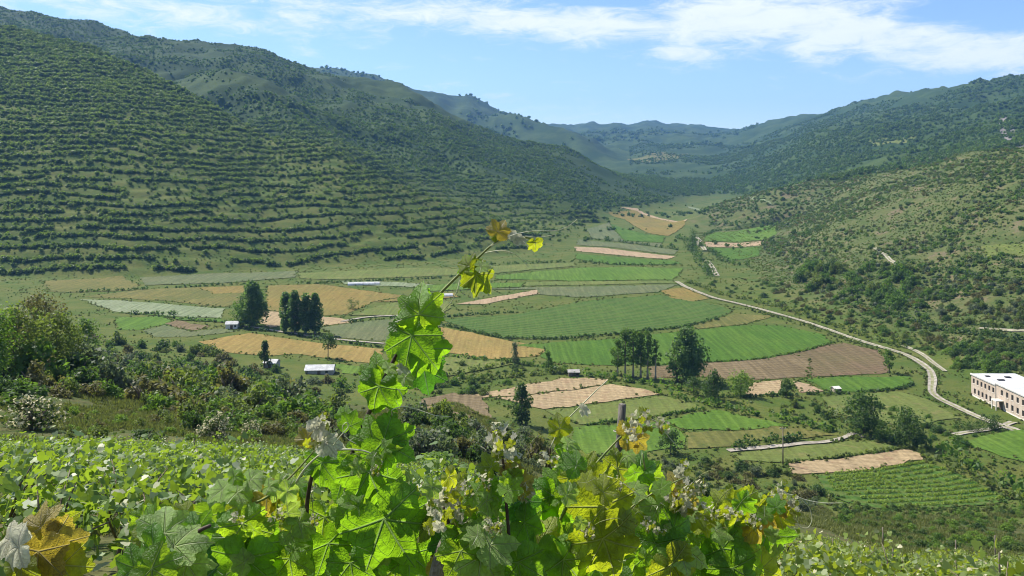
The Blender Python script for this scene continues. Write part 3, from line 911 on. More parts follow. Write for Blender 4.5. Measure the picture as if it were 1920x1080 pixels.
px_tree(1298, 470, 40, 36, 'dark tree mass at the far bend of the valley road', 'round', 'dark', 0.04, 'far_tree', clumps=30)
px_tree(978, 795, 76, 46, 'tall dark tree with leaning bushy crown in front of the tan field', 'poplar', 'dark', 0.06, 'dark_tree', 90.0, clumps=60, per=40)

# hedges: one object each, leaf by leaf


def hedge(pts, h, wd, matname, label, dmin=150.0, gap=0.0, name='hedge', seed=1, leaf=0.32):
    P3 = resample([G(a, b, dmin) for a, b in pts], max(0.8, wd * 0.8))
    rng = np.random.default_rng(seed + int(pts[0][0]))
    keep = rng.random(len(P3)) > gap
    P3 = P3[keep]
    n = len(P3)
    k2 = 2
    c = np.repeat(P3, k2, 0)
    big = 0.6 + 0.8 * np.repeat(rng.random(n), k2)
    c = c + rng.normal(size=c.shape) * np.array([wd * 0.25, wd * 0.25, 0])
    c[:, 2] = T(c[:, 0], c[:, 1]) + h * big * (0.2 + 0.5 * rng.random(n * k2))
    v, f = leaf_cloud(rng, c, np.full(n * k2, h * 0.42) * big, 16, leaf)
    o = obj(name, mesh(name, v, f, M[matname]))
    return tag(o, label, 'hedge', 'field hedges of the valley')


HEDGES = [
    ([(150, 548), (250, 544), (330, 540), (400, 536), (465, 533)], 1.6, 2.0, 'dark', 'dark hedge along the olive field on the far left', 0.3),
    ([(560, 533), (640, 530), (740, 526), (820, 522), (900, 515)], 1.6, 2.0, 'dark', 'dark hedge under the yellow-green strip of the terraced hill', 0.35),
    ([(900, 497), (1000, 494), (1080, 492), (1180, 498), (1280, 497)], 2.2, 3.0, 'dark', 'dark hedge across the upper valley', 0.3),
    ([(1085, 446), (1180, 456), (1270, 468)], 2.6, 4.0, 'dark', 'thin dark hedge above the grey-green strip', 0.25),
    ([(300, 594), (350, 600), (420, 605), (450, 612)], 1.4, 2.0, 'dark', 'low hedge right of the small bright green plot', 0.3),
    ([(250, 590), (300, 588), (330, 590)], 2.0, 2.5, 'dark', 'bushy hedge between the pale field and the bright plot', 0.15),
    ([(450, 617), (520, 624), (600, 637), (660, 645), (720, 652)], 1.2, 1.6, 'dark', 'dark hedge along the path above the orange wheat', 0.3),
    ([(650, 606), (690, 600), (740, 597), (830, 595), (900, 590), (970, 586)], 1.2, 1.6, 'dark', 'dark hedge along the top of the rowed field', 0.25),
    ([(830, 610), (885, 622), (940, 635), (1040, 637), (1155, 628), (1280, 614), (1345, 600)], 1.3, 1.6, 'dark', 'dark bank along the foot of the rowed field', 0.2),
    ([(835, 668), (900, 676), (960, 680), (1010, 688), (1060, 695)], 1.6, 2.2, 'green', 'green hedge below the orange wheat strip', 0.25),
    ([(830, 708), (900, 695), (950, 682)], 1.5, 2.0, 'olive', 'olive hedge climbing left of the tan ploughed field', 0.2),
    ([(830, 722), (900, 712), (980, 706), (1050, 700), (1080, 704)], 1.8, 2.4, 'olive', 'bushy hedge above the tan ploughed field', 0.2),
    ([(1050, 698), (1100, 706), (1150, 712), (1200, 720), (1250, 727), (1290, 735)], 2.4, 3.0, 'green', 'thick green ditch hedge under the slender poplars', 0.05),
    ([(1240, 738), (1290, 752), (1340, 762), (1400, 775), (1470, 790), (1540, 805), (1580, 812)], 2.2, 3.0, 'green', 'long green hedge slanting down towards the footpath', 0.08),
    ([(1360, 762), (1430, 768), (1500, 776), (1560, 784), (1600, 796)], 2.0, 4.5, 'olive', 'straggling bushes above the slanting hedge', 0.3),
    ([(1215, 686), (1317, 681), (1427, 674), (1513, 658), (1565, 642)], 0.7, 1.0, 'green', 'thin green edge below the deep green field', 0.2),
    ([(1350, 745), (1400, 746), (1460, 742), (1510, 740), (1600, 738), (1690, 730), (1712, 722)], 1.0, 1.3, 'dark', 'dark bank below the narrow green field', 0.25),
    ([(1290, 530), (1340, 549), (1400, 563), (1460, 577), (1520, 596), (1580, 616), (1640, 638), (1690, 652)], 2.2, 3.0, 'olive', 'olive hedge along the uphill side of the dirt road', 0.12),
    ([(1400, 580), (1480, 602), (1540, 622), (1600, 642), (1640, 656)], 1.2, 1.6, 'olive', 'low verge bushes along the downhill side of the road', 0.35),
    ([(1375, 841), (1400, 836), (1440, 831), (1480, 827), (1500, 826)], 2.0, 2.4, 'dark', 'dark hedge just above the footpath', 0.1),
    ([(1680, 826), (1730, 838), (1780, 858), (1830, 880), (1880, 905), (1930, 930)], 3.2, 5.0, 'green', 'thick green hedge right of the small vineyard', 0.0),
    ([(1715, 848), (1760, 866), (1810, 888), (1860, 915), (1910, 945)], 2.4, 4.0, 'olive', 'olive bushes lining the small vineyard on the right', 0.1),
    ([(1478, 869), (1560, 860), (1650, 848), (1700, 842)], 0.8, 1.0, 'olive', 'grassy edge above the long tan plot', 0.25),
    ([(1330, 470), (1345, 480), (1360, 492), (1400, 500)], 3.0, 5.0, 'dark', 'dark bushes beside the short pale road stretch', 0.1),
    ([(1270, 446), (1290, 455), (1300, 470), (1310, 485), (1320, 500), (1335, 520)], 4.0, 8.0, 'dark', 'dark tree belt along the stream at mid valley', 0.05),
    ([(1310, 400), (1400, 398), (1460, 402), (1470, 412), (1400, 420), (1340, 428)], 5.0, 12.0, 'dark', 'dark wooded belt before the far green field', 0.1),
    ([(1320, 442), (1342, 433), (1400, 424), (1452, 414)], 2.5, 4.0, 'dark', 'dark hedge above the far green field', 0.2),
    ([(1640, 580), (1690, 598), (1740, 612), (1800, 625), (1870, 634), (1930, 640)], 2.2, 2.4, 'dark', 'dark hedge below the terrace track on the right slope', 0.1),
    ([(1690, 498), (1760, 510), (1830, 522), (1930, 530)], 2.6, 3.0, 'dark', 'dark hedge line higher on the right slope', 0.15),
    ([(1800, 470), (1830, 485), (1880, 496), (1930, 502)], 2.6, 3.0, 'dark', 'dark hedge under the green terrace field', 0.2),
    ([(1090, 797), (1200, 787), (1320, 768)], 0.8, 1.0, 'green', 'green bank below the yellow-green meadow', 0.2),
    ([(1560, 830), (1600, 822), (1640, 822)], 1.0, 1.4, 'olive', 'low bushes at the end of the footpath', 0.2),
]
for pts, h, wd, mt, lab, gp in HEDGES:
    hedge(pts, h, wd, mt, lab, gap=gp, leaf=0.16 + 0.14 * h)

# bushes: a few grown shapes, many individuals


def bush_mesh(seed, matname, clumps=26, per=30, leaf=0.11, tall=0.8):
    """unit bush: about 2 wide, `tall` * 2 high"""
    rng = np.random.default_rng(seed)
    c = []
    lobes = rng.normal(size=(4, 2)) * 0.38
    for i in range(clumps):
        l = lobes[i % 4]
        a, r = rng.random() * 6.283, 0.55 * rng.random() ** 0.5
        x, y = l[0] + r * math.cos(a), l[1] + r * math.sin(a)
        hh = tall * 1.5 * max(0.15, 1 - 0.75 * (x * x + y * y)) * (0.75 + 0.4 * rng.random())
        c.append((x, y, hh * (0.25 + 0.7 * rng.random())))
    v, f = leaf_cloud(rng, np.array(c), 0.30 * (0.7 + 0.6 * rng.random(clumps)), per, leaf)
    return mesh('bush_foliage', v, f, M[matname])


def stem_mesh(seed):
    rng = np.random.default_rng(seed)
    parts = []
    for i in range(4):
        a = rng.random() * 6.283
        e = np.array([0.5 * math.cos(a), 0.5 * math.sin(a), 0.9])
        parts.append(tube([(0, 0, -0.25), e * 0.5 + np.array([0, 0, 0.1]), e], [0.05, 0.035, 0.012], 5))
    v, f = join(parts)
    return mesh('bush_stems', v, f, M['bark'], smooth=True)


STEMS = [stem_mesh(i) for i in range(3)]
BUSH = {m2: [bush_mesh(100 * i + j, m2, *((40, 44, 0.062) if m2 == 'blossom' else (28, 34, 0.10))) for j in range(4)] for i, m2 in enumerate(['olive', 'dark', 'green', 'grey', 'brown', 'lime', 'blossom'])}


def bush(name, p, s, matname, label, group, tall=1.0, cat='bush', i=0):
    o = empty(name, p, RNG.random() * 6.28, (s, s, s * tall))
    obj('foliage', BUSH[matname][i % 4], o)
    obj('stems', STEMS[i % 3], o)
    return tag(o, label, cat, group)


def w_choice(opts):
    r = RNG.random() * sum(o[1] for o in opts)
    for n_, w_ in opts:
        r -= w_
        if r <= 0: return n_
    return opts[-1][0]


NICE = {'olive': 'olive-green', 'dark': 'dark green', 'green': 'mid-green', 'grey': 'grey-green', 'brown': 'brownish', 'lime': 'light green', 'blossom': 'cream-flowering'}


def in_poly(px, py, P):
    P = np.asarray(P, float)
    c = False
    j = len(P) - 1
    for i in range(len(P)):
        if (P[i, 1] > py) != (P[j, 1] > py) and px < (P[j, 0] - P[i, 0]) * (py - P[i, 1]) / (P[j, 1] - P[i, 1]) + P[i, 0]: c = not c
        j = i
    return c


LIB = bpy.data.collections.new('plant_library')


def far_tuft(seed, matname, n=80, leaf=0.30, name='tuft'):
    rng = np.random.default_rng(seed)
    a = rng.random(6) * 6.283
    c = np.stack([0.45 * np.cos(a), 0.45 * np.sin(a), 0.45 + 0.6 * rng.random(6)], 1)
    c[0] = (0, 0, 1.0)
    v, f = leaf_cloud(rng, c, np.full(6, 0.55), n // 6, leaf)
    return mesh(name, v, f, M[matname])


def gn_scatter(name, label, pts, scale, meshes, kind='stuff'):
    me = bpy.data.meshes.new(name)
    me.vertices.add(len(pts))
    me.vertices.foreach_set('co', np.asarray(pts, np.float32).ravel())
    for an, typ, val in (('s', 'FLOAT', scale), ('r', 'FLOAT', RNG.random(len(pts)) * 6.283)):
        a = me.attributes.new(an, typ, 'POINT')
        a.data.foreach_set('value', np.asarray(val, np.float32))
    me.update()
    c = bpy.data.collections.new(name + '_library')
    for i, m2 in enumerate(meshes):
        c.objects.link(bpy.data.objects.new(name + '_source', m2))
    ng = bpy.data.node_groups.new(name, 'GeometryNodeTree')
    ng.interface.new_socket('Geometry', in_out='INPUT', socket_type='NodeSocketGeometry')
    ng.interface.new_socket('Geometry', in_out='OUTPUT', socket_type='NodeSocketGeometry')
    N = ng.nodes
    gi, go = N.new('NodeGroupInput'), N.new('NodeGroupOutput')
    ci = N.new('GeometryNodeCollectionInfo')
    ci.inputs[0].default_value = c
    ci.inputs['Separate Children'].default_value = True
    ci.inputs['Reset Children'].default_value = True
    ip = N.new('GeometryNodeInstanceOnPoints')
    ip.inputs['Pick Instance'].default_value = True
    sa, ra = N.new('GeometryNodeInputNamedAttribute'), N.new('GeometryNodeInputNamedAttribute')
    sa.inputs[0].default_value = 's'
    ra.inputs[0].default_value = 'r'
    cb = N.new('ShaderNodeCombineXYZ')
    rv = N.new('FunctionNodeRandomValue')
    rv.data_type = 'INT'
    rv.inputs['Min'].default_value = 0
    rv.inputs['Max'].default_value = len(meshes) - 1
    L = ng.links.new
    L(gi.outputs[0], ip.inputs['Points'])
    L(ci.outputs[0], ip.inputs['Instance'])
    L(rv.outputs[2], ip.inputs['Instance Index'])
    L(ra.outputs[0], cb.inputs[2])
    L(cb.outputs[0], ip.inputs['Rotation'])
    L(sa.outputs[0], ip.inputs['Scale'])
    L(ip.outputs[0], go.inputs[0])
    o = obj(name, me)
    md = o.modifiers.new('scatter', 'NODES')
    md.node_group = ng
    return tag(o, label, None, None, kind)


# scrub on the camera's own hillside, left of the tall shoot
nb = 0
taken = []


def scatter(poly_pts, n, size, opts, where, dmin, dmax, gap=0.6, name='scrub_bush', tall=(0.8, 1.2), stuff=None):
    global nb
    P = np.array(poly_pts, float)
    lo, hi = P.min(0), P.max(0)
    made = 0
    sp, ss_ = [], []
    for _ in range(n * 14):
        if made >= n: break
        px, py = lo[0] + RNG.random() * (hi[0] - lo[0]), lo[1] + RNG.random() * (hi[1] - lo[1])
        if not in_poly(px, py, P): continue
        p = G(px, py, dmin)
        if p[1] > dmax: continue
        s = (size[0] + (size[1] - size[0]) * RNG.random() ** 1.6) / 2
        if any((p[0] - q[0]) ** 2 + (p[1] - q[1]) ** 2 < ((s + q[2]) * gap) ** 2 for q in taken): continue
        taken.append((p[0], p[1], s))
        if stuff:
            sp.append(p - np.array([0, 0, 0.15])); ss_.append(s); made += 1
            continue
        mt = w_choice(opts)
        bush(name, p - np.array([0, 0, 0.15]), s, mt, f'{NICE[mt]} bush {where}', f'{NICE[mt]} bushes {where}', tall[0] + (tall[1] - tall[0]) * RNG.random(), i=nb)
        nb += 1
        made += 1
    if stuff: gn_scatter(stuff, 'bushes ' + where, np.array(sp), np.array(ss_), [BUSH[o_[0]][q] for o_ in opts for q in range(2)])
    return made


def spot_bush(px, py, wpx, hpx, mt, label, dmin=40.0):
    p = G(px, py, dmin)
    s = wpx * p[1] / F / 2
    hh = hpx * p[1] / F
    global nb
    nb += 1
    taken.append((p[0], p[1], s))
    return bush('scrub_bush', p - np.array([0, 0, 0.1]), s, mt, label, None, hh / (s * 1.6), i=nb)


spot_bush(410, 822, 92, 66, 'blossom', 'rounded cream-flowering bush alone in the grass')
spot_bush(472, 818, 46, 40, 'blossom', 'smaller cream-flowering bush right of the rounded one')
spot_bush(60, 806, 130, 84, 'blossom', 'big cream-flowering bush at the left edge above the vines')
spot_bush(45, 765, 110, 60, 'dark', 'dark bush behind the big flowering bush at the left edge')
spot_bush(272, 822, 56, 28, 'dark', 'low dark tuft in the grass left of the rounded flowering bush')
spot_bush(360, 806, 50, 56, 'dark', 'dark bush just behind the rounded flowering bush')
spot_bush(780, 792, 50, 46, 'dark', 'dark green bush left of the bare brown bank')
spot_bush(820, 890, 130, 46, 'lime', 'bright-topped bush just beyond the near vines', 30.0)
spot_bush(900, 895, 80, 44, 'dark', 'dark bush beside the bright-topped bush beyond the near vines', 30.0)
for q, (px, py, h, wd, mt, lab) in enumerate([(30, 704, 128, 120, 'olive', 'large olive-green tree at the left edge of the knoll'), (105, 692, 108, 104, 'olive', 'large rounded tree on the knoll behind the flowering bush'),
                                   (160, 688, 90, 62, 'green', 'blue-green bushy tree at the right end of the knoll'), (-30, 720, 140, 120, 'green', 'green tree cut by the left edge of the picture'), (70, 664, 112, 96, 'brown', 'brownish tree at the back of the knoll')]):
    px_tree(px, py, h, wd, lab, 'round', mt, 0.05, 'knoll_tree', 70.0, clumps=90, per=44, leaf=0.17)
SL = 'on the slope left of the tall vine shoot'
scatter([(0, 600), (180, 610), (240, 640), (380, 650), (470, 690), (560, 700), (640, 720), (660, 770), (560, 800), (450, 790), (330, 770), (200, 745), (0, 740)], 215, (2.4, 6.8),
        [('olive', 3), ('dark', 2.4), ('green', 2), ('grey', 1.5), ('brown', 2.0)], SL, 70, 330, 0.42)
scatter([(270, 745), (450, 760), (640, 760), (655, 830), (430, 815), (300, 795)], 60, (1.4, 3.8), [('olive', 3), ('dark', 2), ('green', 2), ('grey', 1.2), ('brown', 1.6)], 'at the foot of the scrub above the left vineyard', 50, 130, 0.42, 'low_bush')
scatter([(120, 760), (330, 775), (600, 800), (640, 820), (560, 830), (120, 825)], 90, (0.5, 1.5), [('olive', 2), ('lime', 1), ('brown', 1)], 'in the open grass above the left vineyard', 45, 120, 0.6, stuff='grassland_shrubs')
SM = 'on the bank between the near vines and the tan field'
scatter([(770, 790), (900, 790), (1040, 800), (1060, 850), (980, 890), (900, 870), (770, 860)], 48, (1.6, 4.6), [('olive', 2), ('dark', 2), ('grey', 2.4), ('brown', 1)], SM, 60, 200, 0.42)
scatter([(780, 715), (900, 712), (960, 735), (880, 745), (800, 740)], 14, (2.2, 4), [('olive', 2), ('dark', 2), ('green', 1)], 'behind the bare brown bank', 150, 330, 0.5)
SB = 'on the bank below the long tan plot'
scatter([(1200, 860), (1380, 862), (1480, 880), (1560, 930), (1520, 975), (1400, 950), (1250, 930), (1190, 900)], 120, (1.2, 3.6), [('olive', 3), ('dark', 1.6), ('brown', 1.6), ('grey', 1)], SB, 40, 185, 0.45, stuff='bank_shrubs')
SR = 'on the steep grass below the small vineyard'
scatter([(1560, 950), (1920, 955), (1920, 1040), (1700, 1030), (1560, 985)], 260, (0.6, 2.2), [('olive', 3), ('green', 2), ('dark', 1), ('lime', 1)], SR, 50, 165, 0.5, stuff='slope_shrubs')
# right-hand slope
SW = 'on the scrubby slope right of the dirt road'
scatter([(1500, 505), (1600, 490), (1690, 500), (1745, 560), (1690, 590), (1610, 560), (1500, 545)], 70, (4, 9), [('dark', 1.5), ('green', 3), ('olive', 2)], 'in the dark thicket above the dirt road', 240, 700, 0.4, 'thicket_bush', (0.9, 1.5))
scatter([(1300, 530), (1420, 520), (1700, 590), (1930, 640), (1930, 700), (1800, 690), (1700, 650), (1560, 610), (1400, 560)], 230, (1.5, 4.4), [('olive', 4), ('dark', 2), ('green', 1.6), ('brown', 1)], SW, 215, 700, 0.42, stuff='roadside_scrub')
scatter([(1690, 505), (1930, 530), (1930, 620), (1800, 610), (1720, 580)], 130, (1.8, 5.0), [('olive', 3), ('grey', 1.8), ('dark', 1.6), ('brown', 1.2)], 'on the terraces at the right edge', 215, 800, 0.42, stuff='terrace_scrub')
scatter([(1760, 655), (1930, 650), (1930, 700), (1840, 700), (1790, 690)], 34, (3, 6), [('green', 3), ('dark', 1.4), ('lime', 1)], 'behind the pink building', 225, 420, 0.45, 'hillside_bush')
scatter([(1420, 770), (1560, 750), (1740, 780), (1860, 830), (1780, 850), (1640, 800), (1560, 800)], 34, (1.4, 3.6), [('green', 2), ('dark', 1.6), ('olive', 2)], 'between the slanting hedge and the dirt road', 150, 330, 0.6, 'meadow_bush')
scatter([(830, 680), (1000, 690), (1040, 700), (930, 725), (840, 715)], 26, (1.6, 3.4), [('olive', 2), ('green', 2), ('dark', 1)], 'between the wheat strip and the tan field', 150, 400, 0.6, 'meadow_bush')

# ------------------------------------------------------------------ masses nobody could count: instanced tufts

# olive bushes in contour rows on the terraced hill
pts = []
for px in np.arange(-160, 1120, 2.8):
    u = (px - 960) / F
    ys = np.linspace(495, 1030, 1100)
    zc = T(u * ys, ys, contour)
    crest = ys[np.argmax(zc)]
    q = zc / STEP
    zc = T(u * ys, ys)
    for i in np.nonzero(np.floor(q[1:]) > np.floor(q[:-1]))[0]:
        if ys[i] > crest + 6: break
        kk = int(np.floor(q[i + 1]))
        if zc[i] < 1.5: continue
        hole = vnoise(np.array([u * ys[i] / 16]), np.array([kk * 3.1]), 61)[0]
        up = np.clip((zc[i] - 40) / 120, 0, 1)
        if hole < 0.25 - 0.08 * up: continue
        jit = RNG.normal() * (0.7 + 2.4 * up)
        y = ys[i] + jit
        x = u * y + RNG.normal() * 0.7
        pts.append((x, y, float(T(x, y)) - 0.15, 0.95 + 0.9 * RNG.random() ** 1.4 + 0.6 * up * RNG.random()))
pts = np.array(pts)
# looser growth between the rows, thicker high up
ex = []
for _ in range(19000):
    px = -160 + RNG.random() * 1260
    u = (px - 960) / F
    y = 500 + RNG.random() * 480
    z = float(T(u * y, y))
    if z < 2 or RNG.random() > 0.22 + z / 190: continue
    ex.append((u * y, y, z - 0.15, 0.35 + 1.2 * RNG.random() ** 2 + 0.6 * min(1, z / 150)))
order = np.argsort(pts[:, 1])
pts = pts[order]
OLV = [far_tuft(300 + i, 'oliveA', 90, 0.30, 'olive_bush') for i in range(5)] + [far_tuft(310 + i, 'far', 90, 0.30, 'olive_bush') for i in range(3)]
shown = [i for i in range(len(pts)) if -20 < 960 + F * pts[i, 0] / pts[i, 1] < 1120][:300]
for c_, i in enumerate(shown):
    o = obj('olive_bush', OLV[c_ % len(OLV)], None, pts[i, :3], RNG.random() * 6.28, float(pts[i, 3]) * 1.25)
    tag(o, 'round olive bush in the lowest rows of the terraced hill', 'bush', 'olive bushes in the lowest terrace rows')
rest = np.delete(pts, shown, 0)
rest = np.concatenate([rest, np.array(ex)])
gn_scatter('terrace_olive_bushes', 'olive bushes in contour rows over the terraced hill', rest[:, :3], rest[:, 3] * 1.25, OLV)

M['grass'] = mat_foliage('grass_blades', (0.075, 0.105, 0.022), (0.210, 0.215, 0.070), (0.2, 0.24, 0.04), tfac=0.35, gloss=0.2)
# scrub and woodland on the other hills
FAR = [far_tuft(400 + i, 'far', 60, 0.36, 'hill_scrub') for i in range(5)] + [far_tuft(410, 'dark', 60, 0.36, 'hill_scrub')] + [far_tuft(420, 'green', 60, 0.36, 'hill_scrub')]


def hill_scatter(name, label, n, pxr, dr, zmin, size, thr, sc, meshes, seed, zmaxslope=None):
    px = pxr[0] + RNG.random(n) * (pxr[1] - pxr[0])
    d = dr[0] + (dr[1] - dr[0]) * RNG.random(n) ** 0.8
    x, y = (px - 960) / F * d, d
    z = T(x, y)
    nn = fbm(x / sc, y / sc, 4, seed) + 0.5
    if zmaxslope: z = np.where(d < CRA(px, 1) + 10, -99, z)
    k_ = (z > zmin) & (nn + 0.25 * (RNG.random(n) - 0.5) > thr)
    x, y, z, nn = x[k_], y[k_], z[k_], nn[k_]
    s = (size[0] + (size[1] - size[0]) * RNG.random(len(x)) ** 1.5) / 2
    gn_scatter(name, label, np.stack([x, y, z - 0.3], 1), s, meshes)
    return len(x)


c1 = hill_scatter('hill_scrub', 'dark scrub and woodland on the long hill behind the terraces', 52000, (-120, 1330), (860, 1800), 12, (2.0, 5.0), 0.46, 150, FAR, 71)
c2 = hill_scatter('mountain_scrub', 'green woodland covering the mountain on the right', 56000, (1180, 2060), (760, 3000), 14, (3.0, 7.5), 0.48, 190, FAR, 73, True)
c3 = hill_scatter('slope_scrub', 'scattered scrub over the near slope on the right', 30000, (1330, 2060), (300, 1050), 4, (0.7, 3.2), 0.42, 45, FAR[:2] + [far_tuft(430, 'olive', 60, 0.36, 'slope_scrub'), far_tuft(431, 'brown', 60, 0.36, 'slope_scrub'), far_tuft(432, 'green', 60, 0.36, 'slope_scrub'), far_tuft(433, 'grey', 60, 0.36, 'slope_scrub')], 75)
hill_scatter('slope_weeds', 'low weeds and grass clumps over the near slope on the right', 42000, (1300, 2060), (230, 800), 1.5, (0.4, 1.5), 0.36, 30, [far_tuft(450, 'olive', 42, 0.40, 'slope_weed'), far_tuft(451, 'grass', 42, 0.40, 'slope_weed'), far_tuft(452, 'green', 42, 0.40, 'slope_weed')], 81)
c4 = hill_scatter('valley_scrub', 'dark bushes scattered over the far valley floor', 1500, (1090, 1500), (640, 1350), -5, (2, 6), 0.55, 50, FAR, 77)
c5 = hill_scatter('far_ridge_scrub', 'woodland on the far blue ridges', 7000, (600, 1420), (2000, 4200), 60, (8, 16), 0.56, 300, FAR[:6], 79)

# ------------------------------------------------------------------ grass on the near slopes


def grass_tuft(seed, n=26):
    rng = np.random.default_rng(seed)
    vs, fs = [], []
    for i in range(n):
        a, r = rng.random() * 6.283, 0.5 * rng.random() ** 0.5
        x, y = r * math.cos(a), r * math.sin(a)
        h = 0.15 + 0.30 * rng.random()
        la, ln = rng.random() * 6.283, 0.25 * rng.random() + 0.05
        wv = 0.05 + 0.04 * rng.random()
        wa = la + 1.57
        o = len(vs)
        vs += [(x - wv * math.cos(wa), y - wv * math.sin(wa), -0.05), (x + wv * math.cos(wa), y + wv * math.sin(wa), -0.05), (x + ln * math.cos(la), y + ln * math.sin(la), h)]
        fs.append((o, o + 1, o + 2))
    return mesh('grass_tuft', vs, fs, M['grass'])


# rough tufts over the unploughed valley floor
TUF = [far_tuft(440, 'olive', 42, 0.40, 'meadow_tuft'), far_tuft(441, 'green', 42, 0.40, 'meadow_tuft'), far_tuft(442, 'grass', 42, 0.40, 'meadow_tuft'), far_tuft(443, 'grass', 42, 0.40, 'meadow_tuft')]


def in_poly_v(px, py, P):
    P = np.asarray(P, float)
    c = np.zeros(len(px), bool)
    j = len(P) - 1
    for i in range(len(P)):
        yi, yj = P[i, 1], P[j, 1]
        c ^= ((yi > py) != (yj > py)) & (px < (P[j, 0] - P[i, 0]) * (py - yi) / (yj - yi + 1e-9) + P[i, 0])
        j = i
    return c


n = 60000
px = -100 + RNG.random(n) * 2120
d = 155 + 520 * RNG.random(n) ** 1.2
x, y = (px - 960) / F * d, d
z = T(x, y)
py = HZ + F * (CZ - z) / d
ok_ = (z < 14) & (fbm(x / 14, y / 14, 3, 87) + 0.3 * (RNG.random(n) - 0.5) > 0.0)
for q in FIELDS: ok_ &= ~in_poly_v(px, py, q[2])
for rp in ROADS:
    R3 = np.array(rp)
    for a, b in zip(R3[:-1], R3[1:]):
        ab = b - a
        t_ = np.clip(((px - a[0]) * ab[0] + (py - a[1]) * ab[1]) / (ab @ ab), 0, 1)
        ok_ &= np.hypot(px - a[0] - t_ * ab[0], py - a[1] - t_ * ab[1]) > 7
x, y, z = x[ok_], y[ok_], z[ok_]
ed = []
for q in FIELDS:
    if 'earth bank' in q[3] or 'rock' in q[3]: continue
    E3 = [G(a_, b_) for a_, b_ in q[2]]
    for a, b in zip(E3, E3[1:] + E3[:1]):
        L_e = float(np.hypot(*(b - a)[:2]))
        for t_ in RNG.random(int(L_e / (0.7 + 0.0022 * a[1]))):
            e_ = a + (b - a) * t_
            ed.append((e_[0] + RNG.normal() * 0.55, e_[1] + RNG.normal() * 0.8))
for rp in ROADS[:1]:
    E3 = [G(a_, b_) for a_, b_ in rp]
    for a, b in zip(E3[:-1], E3[1:]):
        L_e = float(np.hypot(*(b - a)[:2]))
        nn_ = np.array([-(b - a)[1], (b - a)[0]]) / L_e
        for t_ in RNG.random(int(L_e / 0.45)):
            e_ = (a + (b - a) * t_)[:2] + nn_ * RNG.choice([-1, 1]) * (1.5 + 0.7 * RNG.random())
            ed.append((e_[0], e_[1]))
ed = np.array(ed)
x, y = np.concatenate([x, ed[:, 0]]), np.concatenate([y, ed[:, 1]])
z = T(x, y)
gn_scatter('meadow_tufts', 'rough grass and weeds between the valley fields', np.stack([x, y, z - 0.08], 1), 0.14 + 0.40 * RNG.random(len(x)) ** 2, TUF)
n = 46000
px = -150 + RNG.random(n) * 2220
d = 9 + 150 * RNG.random(n) ** 0.75
x, y = (px - 960) / F * d, d
z = T(x, y)
keep = (fbm(x / 6, y / 6, 3, 83) > -0.08) & (z > 1.5)
x, y, z = x[keep], y[keep], z[keep]
gn_scatter('slope_grass', 'rough grass on the near slopes', np.stack([x, y, z], 1), 0.40 + 0.0055 * y * (0.5 + 0.9 * RNG.random(len(x))), [grass_tuft(i) for i in range(4)])

# ------------------------------------------------------------------ buildings


def boxes(bl):
    vs, fs = [], []
    for x0, x1, y0, y1, z0, z1 in bl:
        o = len(vs)
        vs += [(x0, y0, z0), (x1, y0, z0), (x1, y1, z0), (x0, y1, z0), (x0, y0, z1), (x1, y0, z1), (x1, y1, z1), (x0, y1, z1)]
        fs += [tuple(o + i for i in q) for q in ((0, 3, 2, 1), (4, 5, 6, 7), (0, 1, 5, 4), (1, 2, 6, 5), (2, 3, 7, 6), (3, 0, 4, 7))]
    return vs, fs


def part(name, bl, m2, parent):
    v, f = boxes(bl)
    return obj(name, mesh(name, v, f, m2), parent)


M['pink'] = mat_plain('pink_plaster', (0.42, 0.335, 0.26), (0.52, 0.435, 0.35), 0.7, 0.92, 0.3, 0.03, spec=0.15, stretch=(1, 1, 0.4))
M['render'] = mat_plain('grey_render', (0.30, 0.29, 0.26), (0.42, 0.40, 0.36), 0.7, 0.95, 0.3, 0.03, spec=0.15, stretch=(1, 1, 0.15))
M['whiteroof'] = mat_plain('white_roof', (0.40, 0.40, 0.39), (0.62, 0.62, 0.60), 0.6, 0.8, 0.2, 0.02)
M['trim'] = mat_plain('pale_trim', (0.62, 0.58, 0.50), (0.74, 0.71, 0.64), 1.0, 0.85)
M['tar'] = mat_plain('tar_patch', (0.04, 0.04, 0.04), (0.09, 0.085, 0.08), 1.0, 0.9)
M['frame'] = mat_plain('window_frame', (0.30, 0.27, 0.23), (0.40, 0.37, 0.32), 3.0, 0.7)
M['door'] = mat_plain('door_wood', (0.10, 0.07, 0.05), (0.16, 0.11, 0.08), 3.0, 0.7)
M['oldwood'] = mat_plain('old_wood', (0.12, 0.10, 0.075), (0.26, 0.22, 0.17), 4.0, 0.9, 0.6, 0.02, stretch=(3, 3, 0.3))
gm, gk = mat('window_glass')
finish(gk, (0.020, 0.024, 0.028), 0.12, spec=0.5)
M['glass'] = gm

bx0, bx1, by0, by1 = 130.4, 142.8, 216.5, 242.0
b0z = float(T(128.6, 228)) - 0.2
B = empty('school_building', (bx0, by0, b0z))
tag(B, 'two-storey pink building with white flat roof beside the dirt road', 'building')
L_, D_ = by1 - by0, bx1 - bx0
SPL = 13.2     # length of the nearer wing; the farther wing stands a little lower in front height
H1, H2 = 6.3, 5.9


